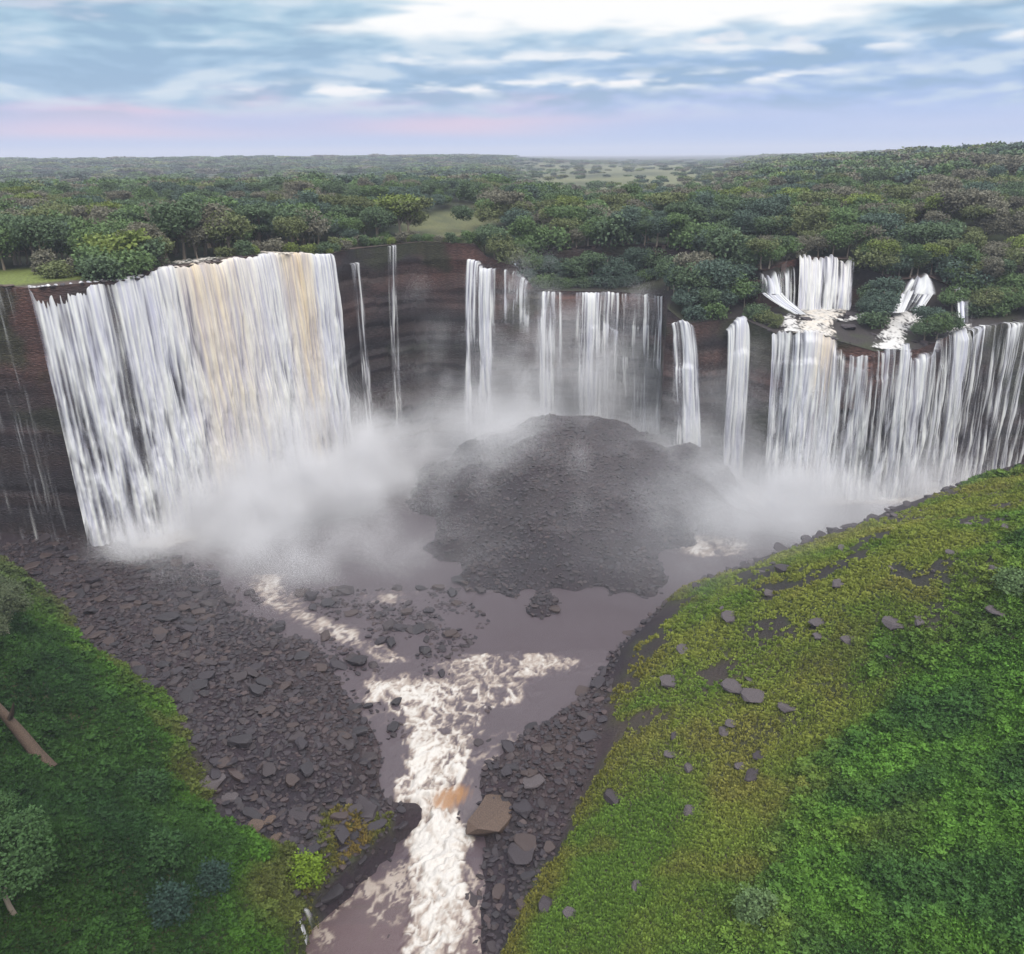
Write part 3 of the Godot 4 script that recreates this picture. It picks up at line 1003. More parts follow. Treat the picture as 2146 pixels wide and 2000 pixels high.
# ---------------------------------------------------------------- ground cover on the banks
func cover_banks() -> void:
	var grass := leaf_clump(16, 0.35, 0.62, 0.9, 1.1)
	var herb := leaf_clump(30, 0.75, 0.46, 0.5, 0.8)
	var bush := crown_mesh([[Vector3(0, 0.5, 0), Vector3(0.9, 0.75, 0.9)], [Vector3(0.7, 0.35, 0.3), Vector3(0.65, 0.55, 0.65)], [Vector3(-0.4, 0.3, -0.6), Vector3(0.7, 0.55, 0.7)]], 260, 0.42)
	var kinds := [grass, herb, bush]
	for side in 2:
		var xf := [[], [], []]
		var cols := [[], [], []]
		var z := -345.0
		while z < -62.0:
			var x := (-250.0 if side == 0 else -15.0)
			var far := ss(-120.0, -260.0, z)
			var step := lerpf(0.62, 1.15, far)
			while x < (-27.0 if side == 0 else 235.0):
				var px := x + rng.randf_range(-0.5, 0.5) * step
				var pz := z + rng.randf_range(-0.5, 0.5) * step
				x += step
				if absf(px) > 0.72 * (-pz + 60.0): continue
				var g := green_share(px, pz)
				if g < 0.5 or g * g < rng.randf() * 0.9: continue
				var h := floor_y(px, pz)
				if h > 75.0: continue
				var bushy := 0.0
				var n := nf.get_noise_2d(px * 2.2, pz * 2.2)
				var n2 := na.get_noise_2d(px * 5.0 + 50.0, pz * 5.0)
				var col: Color
				if side == 1:
					bushy = ss(-22.0, 24.0, px - shrub_line(pz) + n * 40.0)
					var bare := ss(0.12 - 0.1 * ss(-215.0, -250.0, pz), 0.34, nf.get_noise_2d(px * 3.4 + 200.0, pz * 3.4)) * (1.0 - bushy) * ss(-150.0, -190.0, pz)
					if rng.randf() < bare * 0.9: continue
					col = Color(0.20, 0.23, 0.045).lerp(Color(0.105, 0.185, 0.03), clampf(0.5 + n * 1.4 + 0.5 * ss(-200.0, -130.0, pz) - 0.2, 0.0, 1.0))
					col = col.lerp(Color(0.21, 0.16, 0.055), ss(0.1, 0.42, nf.get_noise_2d(px * 2.6 + 800.0, pz * 2.6)) * (1.0 - bushy) * 0.4)
					var edge := seg_dist(ER, px, pz)
					col = col.lerp(Color(0.16, 0.135, 0.03), (1.0 - ss(4.0, 16.0, edge + n * 12.0)) * 0.75)
					col = col.lerp(Color(0.085, 0.19, 0.028).lerp(Color(0.045, 0.108, 0.025), clampf(0.45 + n2 * 1.5, 0.0, 1.0)), bushy)
				else:
					bushy = 0.35 + 0.5 * ss(-0.1, 0.3, n)
					col = Color(0.016, 0.044, 0.012).lerp(Color(0.028, 0.07, 0.013), clampf(0.5 + n * 1.6, 0.0, 1.0))
					var edge := -seg_dist(EL, px, pz)
					if edge < -1.5:
						bushy = 0.0
						col = Color(0.15, 0.11, 0.03).lerp(Color(0.10, 0.11, 0.025), clampf(0.5 + n2 * 1.4, 0.0, 1.0))
						edge = 30.0
					col = col.lerp(Color(0.055, 0.13, 0.014), (1.0 - ss(5.0, 17.0, edge + n * 14.0)) * 0.8)
					col = col.lerp(Color(0.10, 0.095, 0.03), (1.0 - ss(0.0, 7.0, edge + n2 * 7.0)) * 0.7)
					col = col.lerp(Color(0.075, 0.085, 0.04), ss(-215.0, -250.0, pz) * 0.6)
				var k := 0
				if rng.randf() < bushy * 0.75: k = 1
				if rng.randf() < bushy * 0.16 * step: k = 2
				var s := rng.randf_range(0.7, 1.35) * (1.0 if k < 2 else rng.randf_range(0.8, 1.5)) * lerpf(1.0, 1.35, far)
				if k == 0 and side == 1: s *= 0.85
				var b := Basis(Vector3.UP, rng.randf() * TAU).scaled(Vector3(s, s * rng.randf_range(0.7, 1.2), s))
				xf[k].append(Transform3D(b, Vector3(px, h - 0.08, pz)))
				cols[k].append(col * rng.randf_range(0.72, 1.3))
			z += step
		var node := Node3D.new()
		node.name = numbered("ground_cover")
		add_child(node, true)
		tag(node, "dark green bushes and herbs covering the steep left bank" if side == 0 else "grass and leafy herbs covering the right bank below the right falls", "ground cover", "", "stuff")
		var m := mat(Color.WHITE, 0.75, true, 0.25)
		m.backlight_enabled = true
		m.backlight = Color(0.35, 0.35, 0.35)
		for k in 3:
			if xf[k].size():
				multi(["grass_tufts", "herbs", "low_bushes"][k], kinds[k], m, xf[k], cols[k], node).set_meta("kind", "stuff")
		print("cover ", side, " ", xf[0].size(), " ", xf[1].size(), " ", xf[2].size())

func shrub_line(z: float) -> float:
	return pw([-240.0, -200.0, -165.0, -150.0, -131.0, -106.0, -60.0], [190.0, 150.0, 103.0, 72.0, 59.0, 38.0, 8.0], z)

# ---------------------------------------------------------------- mist
func mist_bank(label: String, puffs: Array) -> void:
	var node := Node3D.new()
	node.name = numbered("mist")
	add_child(node, true)
	tag(node, label, "mist", "", "stuff")
	for p in puffs:
		for k in 3:   # three shells in one another, so that a cloud thins towards its edge
			var f := FogVolume.new()
			f.name = "mist_cloud"
			f.shape = RenderingServer.FOG_VOLUME_SHAPE_ELLIPSOID
			f.size = p[1] * [2.3, 1.75, 1.15][k]
			f.position = p[0] + p[1] * Vector3(rng.randf_range(-0.1, 0.1), rng.randf_range(-0.1, 0.1), rng.randf_range(-0.1, 0.1)) * k
			var m := FogMaterial.new()
			m.density = p[2] * [0.3, 0.4, 0.5][k]
			m.albedo = Color(0.97, 0.975, 1.0)
			f.material = m
			node.add_child(f, true)

# ---------------------------------------------------------------- the scene
func _ready():
	rng.seed = 7
	for n in [na, nf, nr]:
		n.noise_type = FastNoiseLite.TYPE_SIMPLEX_SMOOTH
		n.frequency = 0.01
		n.fractal_type = FastNoiseLite.FRACTAL_NONE
	nf.fractal_type = FastNoiseLite.FRACTAL_FBM
	nf.fractal_octaves = 4
	nf.seed = 11
	nr.fractal_type = FastNoiseLite.FRACTAL_RIDGED
	nr.fractal_octaves = 2
	nr.seed = 23
	nc.noise_type = FastNoiseLite.TYPE_CELLULAR
	nc.frequency = 0.01
	nc.fractal_type = FastNoiseLite.FRACTAL_NONE
	nc.cellular_return_type = FastNoiseLite.RETURN_DISTANCE2_SUB
	nc.cellular_jitter = 1.0
	nc.seed = 5

	var cam := Camera3D.new()
	cam.name = "camera"
	cam.fov = 60.0
	cam.position = Vector3(0, 148, 0)
	cam.rotation_degrees = Vector3(-21.3, 0, -0.5)
	cam.far = 40000.0
	cam.near = 0.5
	add_child(cam)

	var env := Environment.new()
	env.background_mode = Environment.BG_SKY
	var sky := Sky.new()
	var sm := PanoramaSkyMaterial.new()
	sm.panorama = sky_panorama()
	sm.energy_multiplier = 1.0
	sky.sky_material = sm
	env.sky = sky
	env.tonemap_mode = Environment.TONE_MAPPER_LINEAR
	env.tonemap_exposure = 1.24
	env.fog_enabled = true
	env.fog_density = 0.00011
	env.fog_light_color = Color(0.86, 0.88, 0.95)
	env.volumetric_fog_enabled = true
	env.volumetric_fog_density = 0.0
	env.sdfgi_enabled = true
	env.ssao_enabled = true
	env.ssil_enabled = true
	var we := WorldEnvironment.new()
	we.name = "world_environment"
	we.environment = env
	add_child(we)

	var sun := DirectionalLight3D.new()
	sun.name = "sun"
	sun.light_energy = 0.6
	sun.light_angular_distance = 24.0
	sun.light_color = Color(1.0, 0.96, 0.91)
	sun.shadow_enabled = true
	sun.rotation_degrees = Vector3(-52, 28, 0)
	add_child(sun)

	build_rim()
	build_heights()

	# ---- ground, rock walls
	build_floor()
	build_plateau()
	var stone := textured(mat(Color.WHITE, 0.72), noise_tex(0.012, 5, 0.45, 1.0, 31), noise_tex(0.015, 5, 0.0, 1.0, 32), 0.1, 40.0)
	stone.uv1_scale = Vector3(0.06, 0.2, 0.06)
	build_cliff("cliff", "dark layered rock wall round the gorge that the falls pour over", true, stone)
	build_cliff("upper_cliff", "upper rock step behind the ledge of the right falls", false, stone)

	# ---- river
	var wet := mat(Color.WHITE, 0.32, true, 0.5)
	wet.uv1_triplanar = true
	wet.uv1_world_triplanar = true
	wet.uv1_scale = Vector3.ONE * 0.25
	wet.heightmap_enabled = true
	wet.heightmap_texture = noise_tex(0.02, 4, 0.0, 1.0, 41)
	wet.heightmap_scale = 12.0
	var river := Node3D.new()
	river.name = "river"
	add_child(river, true)
	tag(river, "dark brown river foaming white down the middle of the gorge", "river", "", "structure")
	water_sheet(-64.0, 40.0, -232.0, -92.0, 0.42, wet, river)
	water_sheet(-175.0, 235.0, -425.0, -232.0, 0.8, wet, river)

	# ---- falls
	var fm := mat(Color.WHITE, 0.55, true, 0.3)
	fm.transparency = BaseMaterial3D.TRANSPARENCY_ALPHA
	fm.backlight_enabled = true
	fm.backlight = Color(0.4, 0.4, 0.4)
	build_falls(fm)

	# ---- mist
	build_mist()

	# ---- rocks
	var rocks := [rock_mesh(0.45, 1), rock_mesh(0.3, 1), rock_mesh(0.6, 1), rock_mesh(0.38, 1), rock_mesh(0.5, 1)]
	var rb := noise_tex(0.03, 4, 0.0, 1.0, 51)
	var rt := noise_tex(0.02, 4, 0.6, 1.0, 52)
	var tones := []
	for t in [Color(0.031, 0.022, 0.03), Color(0.042, 0.029, 0.033), Color(0.06, 0.037, 0.034), Color(0.024, 0.018, 0.024)]:
		tones.append(textured(mat(t.linear_to_srgb(), 0.62, false, 0.5), rt, rb, 0.3, 8.0))
	place_rocks(rocks, textured(mat(Color.WHITE, 0.65, true, 0.5), rt, rb, 0.3, 8.0), tones)
	named_rocks(rocks, rt, rb)

	# ---- plants
	for g in [Color(0.09, 0.135, 0.075), Color(0.08, 0.12, 0.095), Color(0.14, 0.165, 0.075), Color(0.155, 0.15, 0.115), Color(0.105, 0.165, 0.068), Color(0.155, 0.20, 0.055)]:
		var m := mat(g.linear_to_srgb(), 0.8, true, 0.25)
		m.backlight_enabled = true
		m.backlight = Color(0.45, 0.45, 0.45)
		greens.append(m)
	bark = mat(lin(0.22, 0.18, 0.14), 0.9, false)
	make_tree_kinds()
	plant_forest()
	ledge_trees()
	cover_banks()
	bank_plants()

func build_falls(fm: Material) -> void:
	var V := func(x, y, z): return Vector3(x, y, z)
	curtain("waterfall", "wide thundering white waterfall at the left with tan streaks", [Vector3(-178, 104, -310), Vector3(-161, 104.6, -320), Vector3(-146, 104.2, -332), Vector3(-142, 106.4, -339), Vector3(-121, 107.1, -361), Vector3(-112, 107.8, -374), Vector3(-99, 106.4, -390), Vector3(-84, 104.5, -404)],
		[Vector3(-171, -1, -301), Vector3(-153, -1, -309), Vector3(-138, -1, -323), Vector3(-133, -1, -330), Vector3(-112, -1, -352), Vector3(-103, -1, -365), Vector3(-92, -1, -383), Vector3(-80, -1, -398)],
		{"nu": 600, "nv": 260, "mat": fm, "relief": 1.2, "veil": 0.95, "fine": 0.5, "amp": 0.88, "ragged": 1.0, "du": [0.0, 0.03, 0.06, 0.12, 0.16, 0.2, 0.24, 0.32, 0.42, 0.5, 0.62, 0.70, 0.74, 0.80, 0.86, 0.95, 1.0], "dd": [0.42, 0.64, 0.56, 0.9, 0.66, 0.34, 0.9, 0.92, 0.98, 1.12, 1.1, 1.0, 0.88, 1.05, 1.2, 0.9, 0.5],
		"tu": [0.0, 0.38, 0.42, 0.47, 0.53, 0.6, 0.66, 0.74, 0.79, 0.84, 0.88, 0.92], "tt": [0.0, 0.08, 0.6, 0.8, 0.7, 0.5, 0.3, 0.12, 0.6, 1.05, 0.75, 0.05], "seed": 3.0})
	curtain("waterfall", "faint thin trickles on the dark wall left of the wide waterfall", [Vector3(-230, 104, -312), Vector3(-196, 104, -309), Vector3(-180, 104, -306)], [Vector3(-226, 5, -305), Vector3(-193, 3, -303), Vector3(-174, 1, -300)],
		{"nu": 90, "nv": 100, "mat": fm, "du": [0.0, 1.0], "dd": [0.1, 0.06], "seed": 40.0, "relief": 0.4, "amp": 0.75, "clump": 0.15, "veil": 0.0})
	curtain("waterfall", "thin veil of water sliding down the bare cliff between the wide and the narrow waterfall", [Vector3(-64, 104.5, -445), Vector3(-59, 104.5, -449)], [Vector3(-66, 6, -438), Vector3(-61, 6, -440)],
		{"nu": 16, "nv": 110, "mat": fm, "dd": [0.34, 0.36], "clump": 0.4, "seed": 61.0, "relief": 0.5, "taper": 0.3})
	curtain("waterfall", "hair-thin trickle just right of the wide waterfall", [Vector3(-80.5, 98, -424), Vector3(-76, 98, -431)], [Vector3(-78, 6, -418), Vector3(-74, 6, -424)],
		{"nu": 14, "nv": 90, "mat": fm, "dd": [0.2, 0.3], "clump": 0.4, "seed": 75.0, "relief": 0.4, "taper": 0.3})
	curtain("waterfall", "narrow straight white waterfall in the middle of the rock wall", [Vector3(-23, 98.3, -441), Vector3(-17, 97, -440), Vector3(-15, 93.5, -438.5), Vector3(-7, 93.2, -436)], [Vector3(-26, 6, -431), Vector3(-8, 6, -428)],
		{"nu": 60, "nv": 150, "mat": fm, "du": [0.0, 0.2, 0.38, 0.46, 0.7, 1.0], "dd": [0.7, 0.85, 0.5, 0.6, 0.95, 0.6], "seed": 90.0, "relief": 0.9, "taper": 0.12, "bow": 0.5})
	curtain("waterfall", "trickles dripping from under the trees just right of the narrow waterfall", [Vector3(-3, 93, -438), Vector3(3, 92, -436), Vector3(10, 86, -433)], [Vector3(-3, 66, -434), Vector3(3, 62, -432), Vector3(10, 60, -430)],
		{"nu": 40, "nv": 40, "mat": fm, "dd": [0.2, 0.25], "seed": 103.0, "relief": 0.3, "fade": 0.8})
	curtain("waterfall", "slim stepped waterfall first right of the narrow one", [Vector3(14, 82, -434), Vector3(27, 81.5, -433)], [Vector3(12, 8, -424), Vector3(27, 8, -422)],
		{"nu": 50, "nv": 120, "mat": fm, "du": [0.0, 0.35, 0.6, 0.8, 1.0], "dd": [0.3, 0.75, 0.6, 0.28, 0.3], "clump": 0.4, "seed": 121.0, "steps": [[0.17, 0.35]], "relief": 0.6, "taper": 0.1})
	curtain("waterfall", "curtain of parallel white strands crossed by one bright ledge, below the trees", [Vector3(34, 81.4, -433), Vector3(56, 81.2, -430.5)], [Vector3(33, 8, -423), Vector3(56, 8, -420)],
		{"nu": 80, "nv": 120, "mat": fm, "du": [0.0, 0.2, 0.4, 0.6, 0.9, 1.0], "dd": [0.4, 0.66, 0.5, 0.5, 0.62, 0.3], "clump": 0.4, "seed": 137.0, "steps": [[0.26, 0.42]], "relief": 0.7, "taper": 0.06})
	curtain("waterfall", "thin broken strands right of the parallel curtain, beside the jutting tree-covered corner", [Vector3(57, 81, -430), Vector3(77, 80.6, -423)], [Vector3(58, 6, -420), Vector3(77, 6, -412)],
		{"nu": 80, "nv": 110, "mat": fm, "du": [0.0, 0.4, 0.7, 1.0], "dd": [0.34, 0.42, 0.36, 0.4], "clump": 0.4, "seed": 151.0, "steps": [[0.2, 0.3], [0.42, 0.2]], "relief": 0.7})
	curtain("waterfall", "slender white waterfall below the tree-covered corner of the ledge", [Vector3(74, 74, -384), Vector3(79, 76.4, -381), Vector3(84, 74, -381)], [Vector3(79, 0, -376), Vector3(92, 0, -373)],
		{"nu": 50, "nv": 120, "mat": fm, "du": [0.0, 0.3, 0.5, 0.8, 1.0], "dd": [0.35, 0.6, 1.0, 0.75, 0.4], "clump": 0.4, "seed": 171.0, "steps": [[0.3, 0.3], [0.12, 0.2]], "relief": 0.8, "taper": 0.1})
	curtain("waterfall", "slender lone waterfall just left of the broad right curtain", [Vector3(100.5, 70, -384), Vector3(106, 75.6, -385), Vector3(109, 77, -386), Vector3(112, 74, -385)], [Vector3(101, -1, -374), Vector3(113, -1, -373)],
		{"nu": 50, "nv": 120, "mat": fm, "du": [0.0, 0.35, 0.55, 0.8, 1.0], "dd": [0.55, 0.5, 0.95, 0.85, 0.3], "clump": 0.4, "seed": 188.0, "steps": [[0.22, 0.25]], "relief": 0.8, "taper": 0.1})
	var RTOP := [Vector3(118, 71, -371), Vector3(124, 73, -368.5), Vector3(131, 73.3, -366.8), Vector3(138, 72.8, -365.3), Vector3(143, 71.5, -363.5), Vector3(144.5, 66, -362), Vector3(157, 63.5, -354.5), Vector3(159, 67, -355.5), Vector3(168, 69, -355.5), Vector3(174, 68.5, -356.8), Vector3(175.5, 63, -355.5), Vector3(187, 64.5, -359.5), Vector3(189, 70, -362), Vector3(200, 72.5, -369), Vector3(207, 72.5, -371.5)]
	var RBOT := [Vector3(119, -1, -362), Vector3(137, -1, -356), Vector3(160, -1, -348), Vector3(180, -1, -350), Vector3(207, -1, -363)]
	var broad := curtain("waterfall", "broad lower curtain of the right falls, many white strands over dark ledges", RTOP,
		RBOT,
		{"nu": 330, "nv": 170, "mat": fm, "du": [0.0, 0.04, 0.1, 0.16, 0.22, 0.27, 0.31, 0.38, 0.44, 0.5, 0.55, 0.6, 0.64, 0.72, 0.78, 0.83, 0.88, 0.93, 0.97, 1.0], "dd": [0.4, 0.68, 0.5, 0.6, 1.0, 0.95, 0.3, 0.42, 0.24, 0.42, 0.34, 0.9, 0.75, 0.36, 0.2, 0.42, 0.3, 0.85, 0.7, 0.2],
		"tu": [0.0, 0.17, 0.22, 0.27, 0.31], "tt": [0.0, 0.0, 0.7, 0.6, 0.0], "clump": 0.5, "seed": 211.0, "steps": [[0.08, 0.2], [0.2, 0.15]], "relief": 0.9, "veil": 0.3, "ragged": 1.6, "fadein": 0.05})
	for q in [[0.0, 0.36, 63.0, 1.6, 0.42, 0.6], [0.3, 0.62, 60.5, 1.8, 0.34, 0.36], [0.58, 1.0, 62.0, 1.7, 0.3, 0.5], [0.06, 0.3, 50.0, 3.2, 0.45, 0.5], [0.78, 0.98, 52.0, 3.2, 0.5, 0.3]]:
		# the same water breaking again on the ledges below the lip
		var up := []
		var down := []
		for k in 7:
			var u := lerpf(q[0], q[1], k / 6.0)
			var a := along(RTOP, u)
			var b := along(RBOT, u)
			var f := clampf((a.y - q[2]) / (a.y - b.y), 0.0, 1.0)
			var out := Vector3(0, 0, q[3])
			up.append(Vector3(lerpf(a.x, b.x, pow(f, 0.6)), q[2] + 1.5 * sin(k * 2.3 + q[2]), lerpf(a.z, b.z, pow(f, 0.6))) + out)
			down.append(b + out)
		curtain("lower_strands", "", up, down, {"nu": int(330 * (q[1] - q[0])), "nv": 120, "mat": fm, "du": [0.0, 0.2, 0.4, 0.5, 0.7, 0.85, 1.0], "dd": [0.1, q[4], 0.3, q[5], 0.25, q[4], 0.1], "seed": 400.0 + q[2] * 7.0, "relief": 0.8, "veil": 0.0, "ragged": 2.6, "runin": 0.6, "fadein": 0.2}, broad)
	curtain("waterfall", "thin slanting streaks over the dark wall at the far right edge", [Vector3(208, 72.8, -372), Vector3(226, 73, -382), Vector3(262, 73, -396)], [Vector3(206, 0, -362), Vector3(220, 2, -370), Vector3(254, 4, -384)],
		{"nu": 130, "nv": 110, "mat": fm, "du": [0.0, 0.15, 0.4, 0.5, 0.75, 1.0], "dd": [0.3, 0.4, 0.34, 0.5, 0.3, 0.32], "clump": 0.35, "seed": 260.0, "steps": [[0.04, 0.3]], "relief": 0.6})
	# the upper step
	curtain("waterfall", "upper square waterfall of the right falls, above the boulder pool", [Vector3(144, 98.8, -424), Vector3(159, 98.6, -424), Vector3(172, 97.4, -424)], [Vector3(142, 75.5, -411), Vector3(156, 75.5, -410), Vector3(168, 75.5, -409)],
		{"nu": 120, "nv": 70, "mat": fm, "du": [0.0, 0.1, 0.6, 0.85, 1.0], "dd": [0.8, 0.85, 0.75, 0.8, 0.35], "tu": [0.0, 1.0], "tt": [0.15, 0.15], "seed": 301.0, "relief": 0.9, "amp": 1.0, "ragged": 2.4})
	var chute := curtain("waterfall", "white chute curving down left of the upper square waterfall", [Vector3(121, 92.6, -411), Vector3(130, 93.2, -413)], [Vector3(122, 84, -406), Vector3(132.5, 84, -407)],
		{"nu": 50, "nv": 40, "mat": fm, "du": [0.0, 0.3, 0.8, 1.0], "dd": [0.5, 0.95, 0.8, 0.2], "seed": 330.0, "relief": 0.8, "ragged": 2.4, "taper": 0.1, "fadein": 0.1})
	curtain("lower_chute", "", [Vector3(122, 84.4, -406), Vector3(132.5, 84.2, -406.8)], [Vector3(136, 75.6, -399), Vector3(142, 75.6, -398)], {"nu": 50, "nv": 50, "mat": fm, "du": [0.0, 0.3, 0.7, 1.0], "dd": [0.5, 1.0, 0.9, 0.3], "seed": 335.0, "relief": 0.9, "ragged": 1.0, "taper": 0.1, "bow": 1.2}, chute)
	curtain("side_strands", "", [Vector3(130.5, 93.5, -414), Vector3(141, 94.5, -420)], [Vector3(131.5, 77, -408), Vector3(141, 77, -412)], {"nu": 40, "nv": 50, "mat": fm, "dd": [0.36, 0.2], "seed": 341.0, "relief": 0.4, "ragged": 1.5, "clump": 0.3, "veil": 0.1, "fadein": 0.15}, chute)
	var ragged := curtain("waterfall", "ragged cascade between the trees right of the upper square waterfall", [Vector3(195, 90.5, -411), Vector3(199, 92, -411), Vector3(204, 90.5, -411)], [Vector3(187, 83.5, -404), Vector3(206, 83.5, -405)],
		{"nu": 60, "nv": 40, "mat": fm, "du": [0.0, 0.3, 0.55, 0.8, 1.0], "dd": [0.2, 0.6, 1.0, 0.7, 0.2], "taper": 0.15, "seed": 350.0, "relief": 0.9, "ragged": 2.0, "fadein": 0.12})
	curtain("lower_cascade", "", [Vector3(185, 84, -404), Vector3(196, 84.5, -404), Vector3(207, 84, -405)], [Vector3(179, 77, -394), Vector3(188, 77, -393), Vector3(197, 77.5, -394)],
		{"nu": 70, "nv": 50, "mat": fm, "du": [0.0, 0.3, 0.5, 0.75, 1.0], "dd": [0.4, 0.85, 0.7, 0.8, 0.2], "taper": 0.12, "seed": 356.0, "relief": 1.0, "ragged": 1.6, "bow": 1.0, "steps": [[0.45, 0.3]]}, ragged)
	curtain("waterfall", "small broken cascade below the trees at the right, above the far right streaks", [Vector3(214, 86, -406), Vector3(222, 85.5, -406)], [Vector3(205, 74, -381), Vector3(213, 74, -381)],
		{"nu": 40, "nv": 60, "mat": fm, "du": [0.0, 0.4, 0.6, 1.0], "dd": [0.1, 0.8, 0.7, 0.1], "taper": 0.2, "seed": 370.0, "relief": 0.9, "ragged": 1.5, "bow": 0.9, "steps": [[0.4, 0.3]]})
	curtain("waterfall", "small white trickle dropping from the mossy ledge into the lower pool", [Vector3(-48, -4.2, -130.5), Vector3(-45.2, -4.2, -133.5)], [Vector3(-46.6, -11.5, -129.0), Vector3(-43.4, -11.5, -132.5)],
		{"nu": 30, "nv": 40, "mat": fm, "dd": [0.42, 0.46], "seed": 390.0, "relief": 0.5, "amp": 1.3, "veil": 0.0, "taper": 0.15, "runin": 1.0})
	# the white water that runs over the ledge between the steps, and over the left lip
	run_off(fm)

func ledge_stream(path: Array, widths: Array, lift: float, dens: float, tint: float, fm: Material, label: String) -> void:
	var v := PackedVector3Array()
	var c := PackedColorArray()
	var nu := 36
	var nv := 70
	for j in nv + 1:
		var t := float(j) / nv
		var p := along(path, t)
		var q := along(path, minf(1.0, t + 0.02)) - along(path, maxf(0.0, t - 0.02))
		var s := Vector3(-q.z, 0, q.x).normalized()
		var w := pw([0.0, 0.5, 1.0], widths, t)
		for i in nu + 1:
			var u := float(i) / nu * 2.0 - 1.0
			var x := p.x + s.x * u * w
			var z := p.z + s.z * u * w
			var a := nr.get_noise_2d(x * 14.0, z * 9.0)
			var b := nf.get_noise_2d(x * 16.0, z * 12.0)
			var e := dens + 0.3 * a + 0.55 * b + 0.35 * na.get_noise_2d(x * 60.0, z * 40.0) - 0.6 * u * u
			v.append(Vector3(x, plateau_y(x, z) + lift + 0.5 * (1.0 - u * u) + 0.35 * a + 0.3 * b, z))
			var col := Color(0.53, 0.52, 0.51).lerp(Color(0.5, 0.40, 0.28), clampf(tint + b * 0.4, 0.0, 1.0) * (1.0 if tint > 0.0 else 0.0))
			col.a = ss(0.15, 0.85, e)
			c.append(col)
	tag(put("cascade", raw_mesh(v, c, grid_index(nu, nv)), fm), label, "cascade")

func run_off(fm: Material) -> void:
	ledge_stream([Vector3(154, 0, -413), Vector3(150, 0, -400), Vector3(141, 0, -384), Vector3(136, 0, -366)], [13.0, 8.0, 10.0], 0.5, 0.75, 0.25, fm, "white water sliding from the boulder pool to the lip of the broad right curtain")
	ledge_stream([Vector3(192, 0, -399), Vector3(181, 0, -384), Vector3(172, 0, -370), Vector3(166, 0, -357)], [10.0, 5.0, 8.0], 0.5, 0.7, 0.0, fm, "diagonal white cascade running between two tree-topped rock islands to the right curtain")
	ledge_stream([Vector3(176, 0, -401), Vector3(166, 0, -394), Vector3(154, 0, -389)], [3.0, 4.0, 3.0], 0.6, 0.6, 0.0, fm, "small white stream between dark rocks right of the boulder pool")
	ledge_stream([Vector3(210, 0, -384), Vector3(206, 0, -378), Vector3(204, 0, -372)], [4.0, 5.0, 6.0], 0.5, 0.75, 0.0, fm, "short white cascade over the ledge right of the tree island")
	ledge_stream([Vector3(136, 0, -401), Vector3(131, 0, -388), Vector3(127, 0, -369)], [3.0, 4.0, 6.0], 0.5, 0.6, 0.0, fm, "white stream left of the round boulder above the right curtain")
	ledge_stream([Vector3(-134, 0, -366), Vector3(-133, 0, -358), Vector3(-132, 0, -350.5)], [16.0, 13.0, 10.0], 0.35, 0.35, 0.2, fm, "shallow white water between dark slabs at the lip of the wide left waterfall")
	ledge_stream([Vector3(-110, 0, -398), Vector3(-104, 0, -390), Vector3(-99, 0, -389)], [12.0, 12.0, 14.0], 0.35, 0.55, 0.4, fm, "tan water reaching the right end of the lip of the wide left waterfall")

func spray(label: String, puffs: Array, count: int) -> void:
	# the spray itself: white drops and flecks of water, thick where the puffs [centre, radii, weight] overlap
	var v := PackedVector3Array([Vector3(1, 0, 0), Vector3(-1, 0, 0), Vector3(0, 1, 0), Vector3(0, -1, 0), Vector3(0, 0, 1), Vector3(0, 0, -1)])
	v = PackedVector3Array([Vector3(0.9, -0.5, 0.3), Vector3(-0.8, -0.5, 0.5), Vector3(0, -0.4, -0.95), Vector3(0, 1.1, 0)])
	var face := [0, 1, 2, 0, 3, 1, 1, 3, 2, 2, 3, 0]
	var dv := PackedVector3Array()
	var di := PackedInt32Array()
	for k in 2600:
		var at := Vector3(rng.randfn(), rng.randfn(), rng.randfn()) * 3.4
		var r := rng.randf_range(0.022, 0.042)
		for f in face: di.append(dv.size() + f)
		for q in v: dv.append(at + q * r)
	var drop := raw_mesh(dv, PackedColorArray(), di)
	var total := 0.0
	for p in puffs: total += p[2]
	var xf := []
	var cols := []
	for p in puffs:
		for k in int(count / 14.0 * p[2] / total):
			var g := Vector3(rng.randfn(), rng.randfn(), rng.randfn())
			var w: Vector3 = p[0] + p[1] * g * 0.5
			var n := nf.get_noise_3d(w.x * 4.0, w.y * 3.0, w.z * 4.0) + 0.4 * na.get_noise_3d(w.x * 1.6, w.y * 1.6 + 90.0, w.z * 1.6)
			if n < rng.randf_range(-0.35, 0.35): continue
			if w.y < -1.0: continue
			var s := rng.randf_range(0.7, 1.3)
			xf.append(Transform3D(Basis(Vector3.UP, rng.randf() * TAU).scaled(Vector3(s, s, s)), w))
			cols.append(Color(1, 1, 1))
	var m := mat(lin(0.96, 0.96, 0.985), 0.6, true, 0.2)
	m.backlight_enabled = true
	m.backlight = Color(0.7, 0.7, 0.7)
	var o := multi("spray", drop, m, xf, cols)
	tag(o, label, "spray", "", "stuff")
	print("spray ", xf.size())

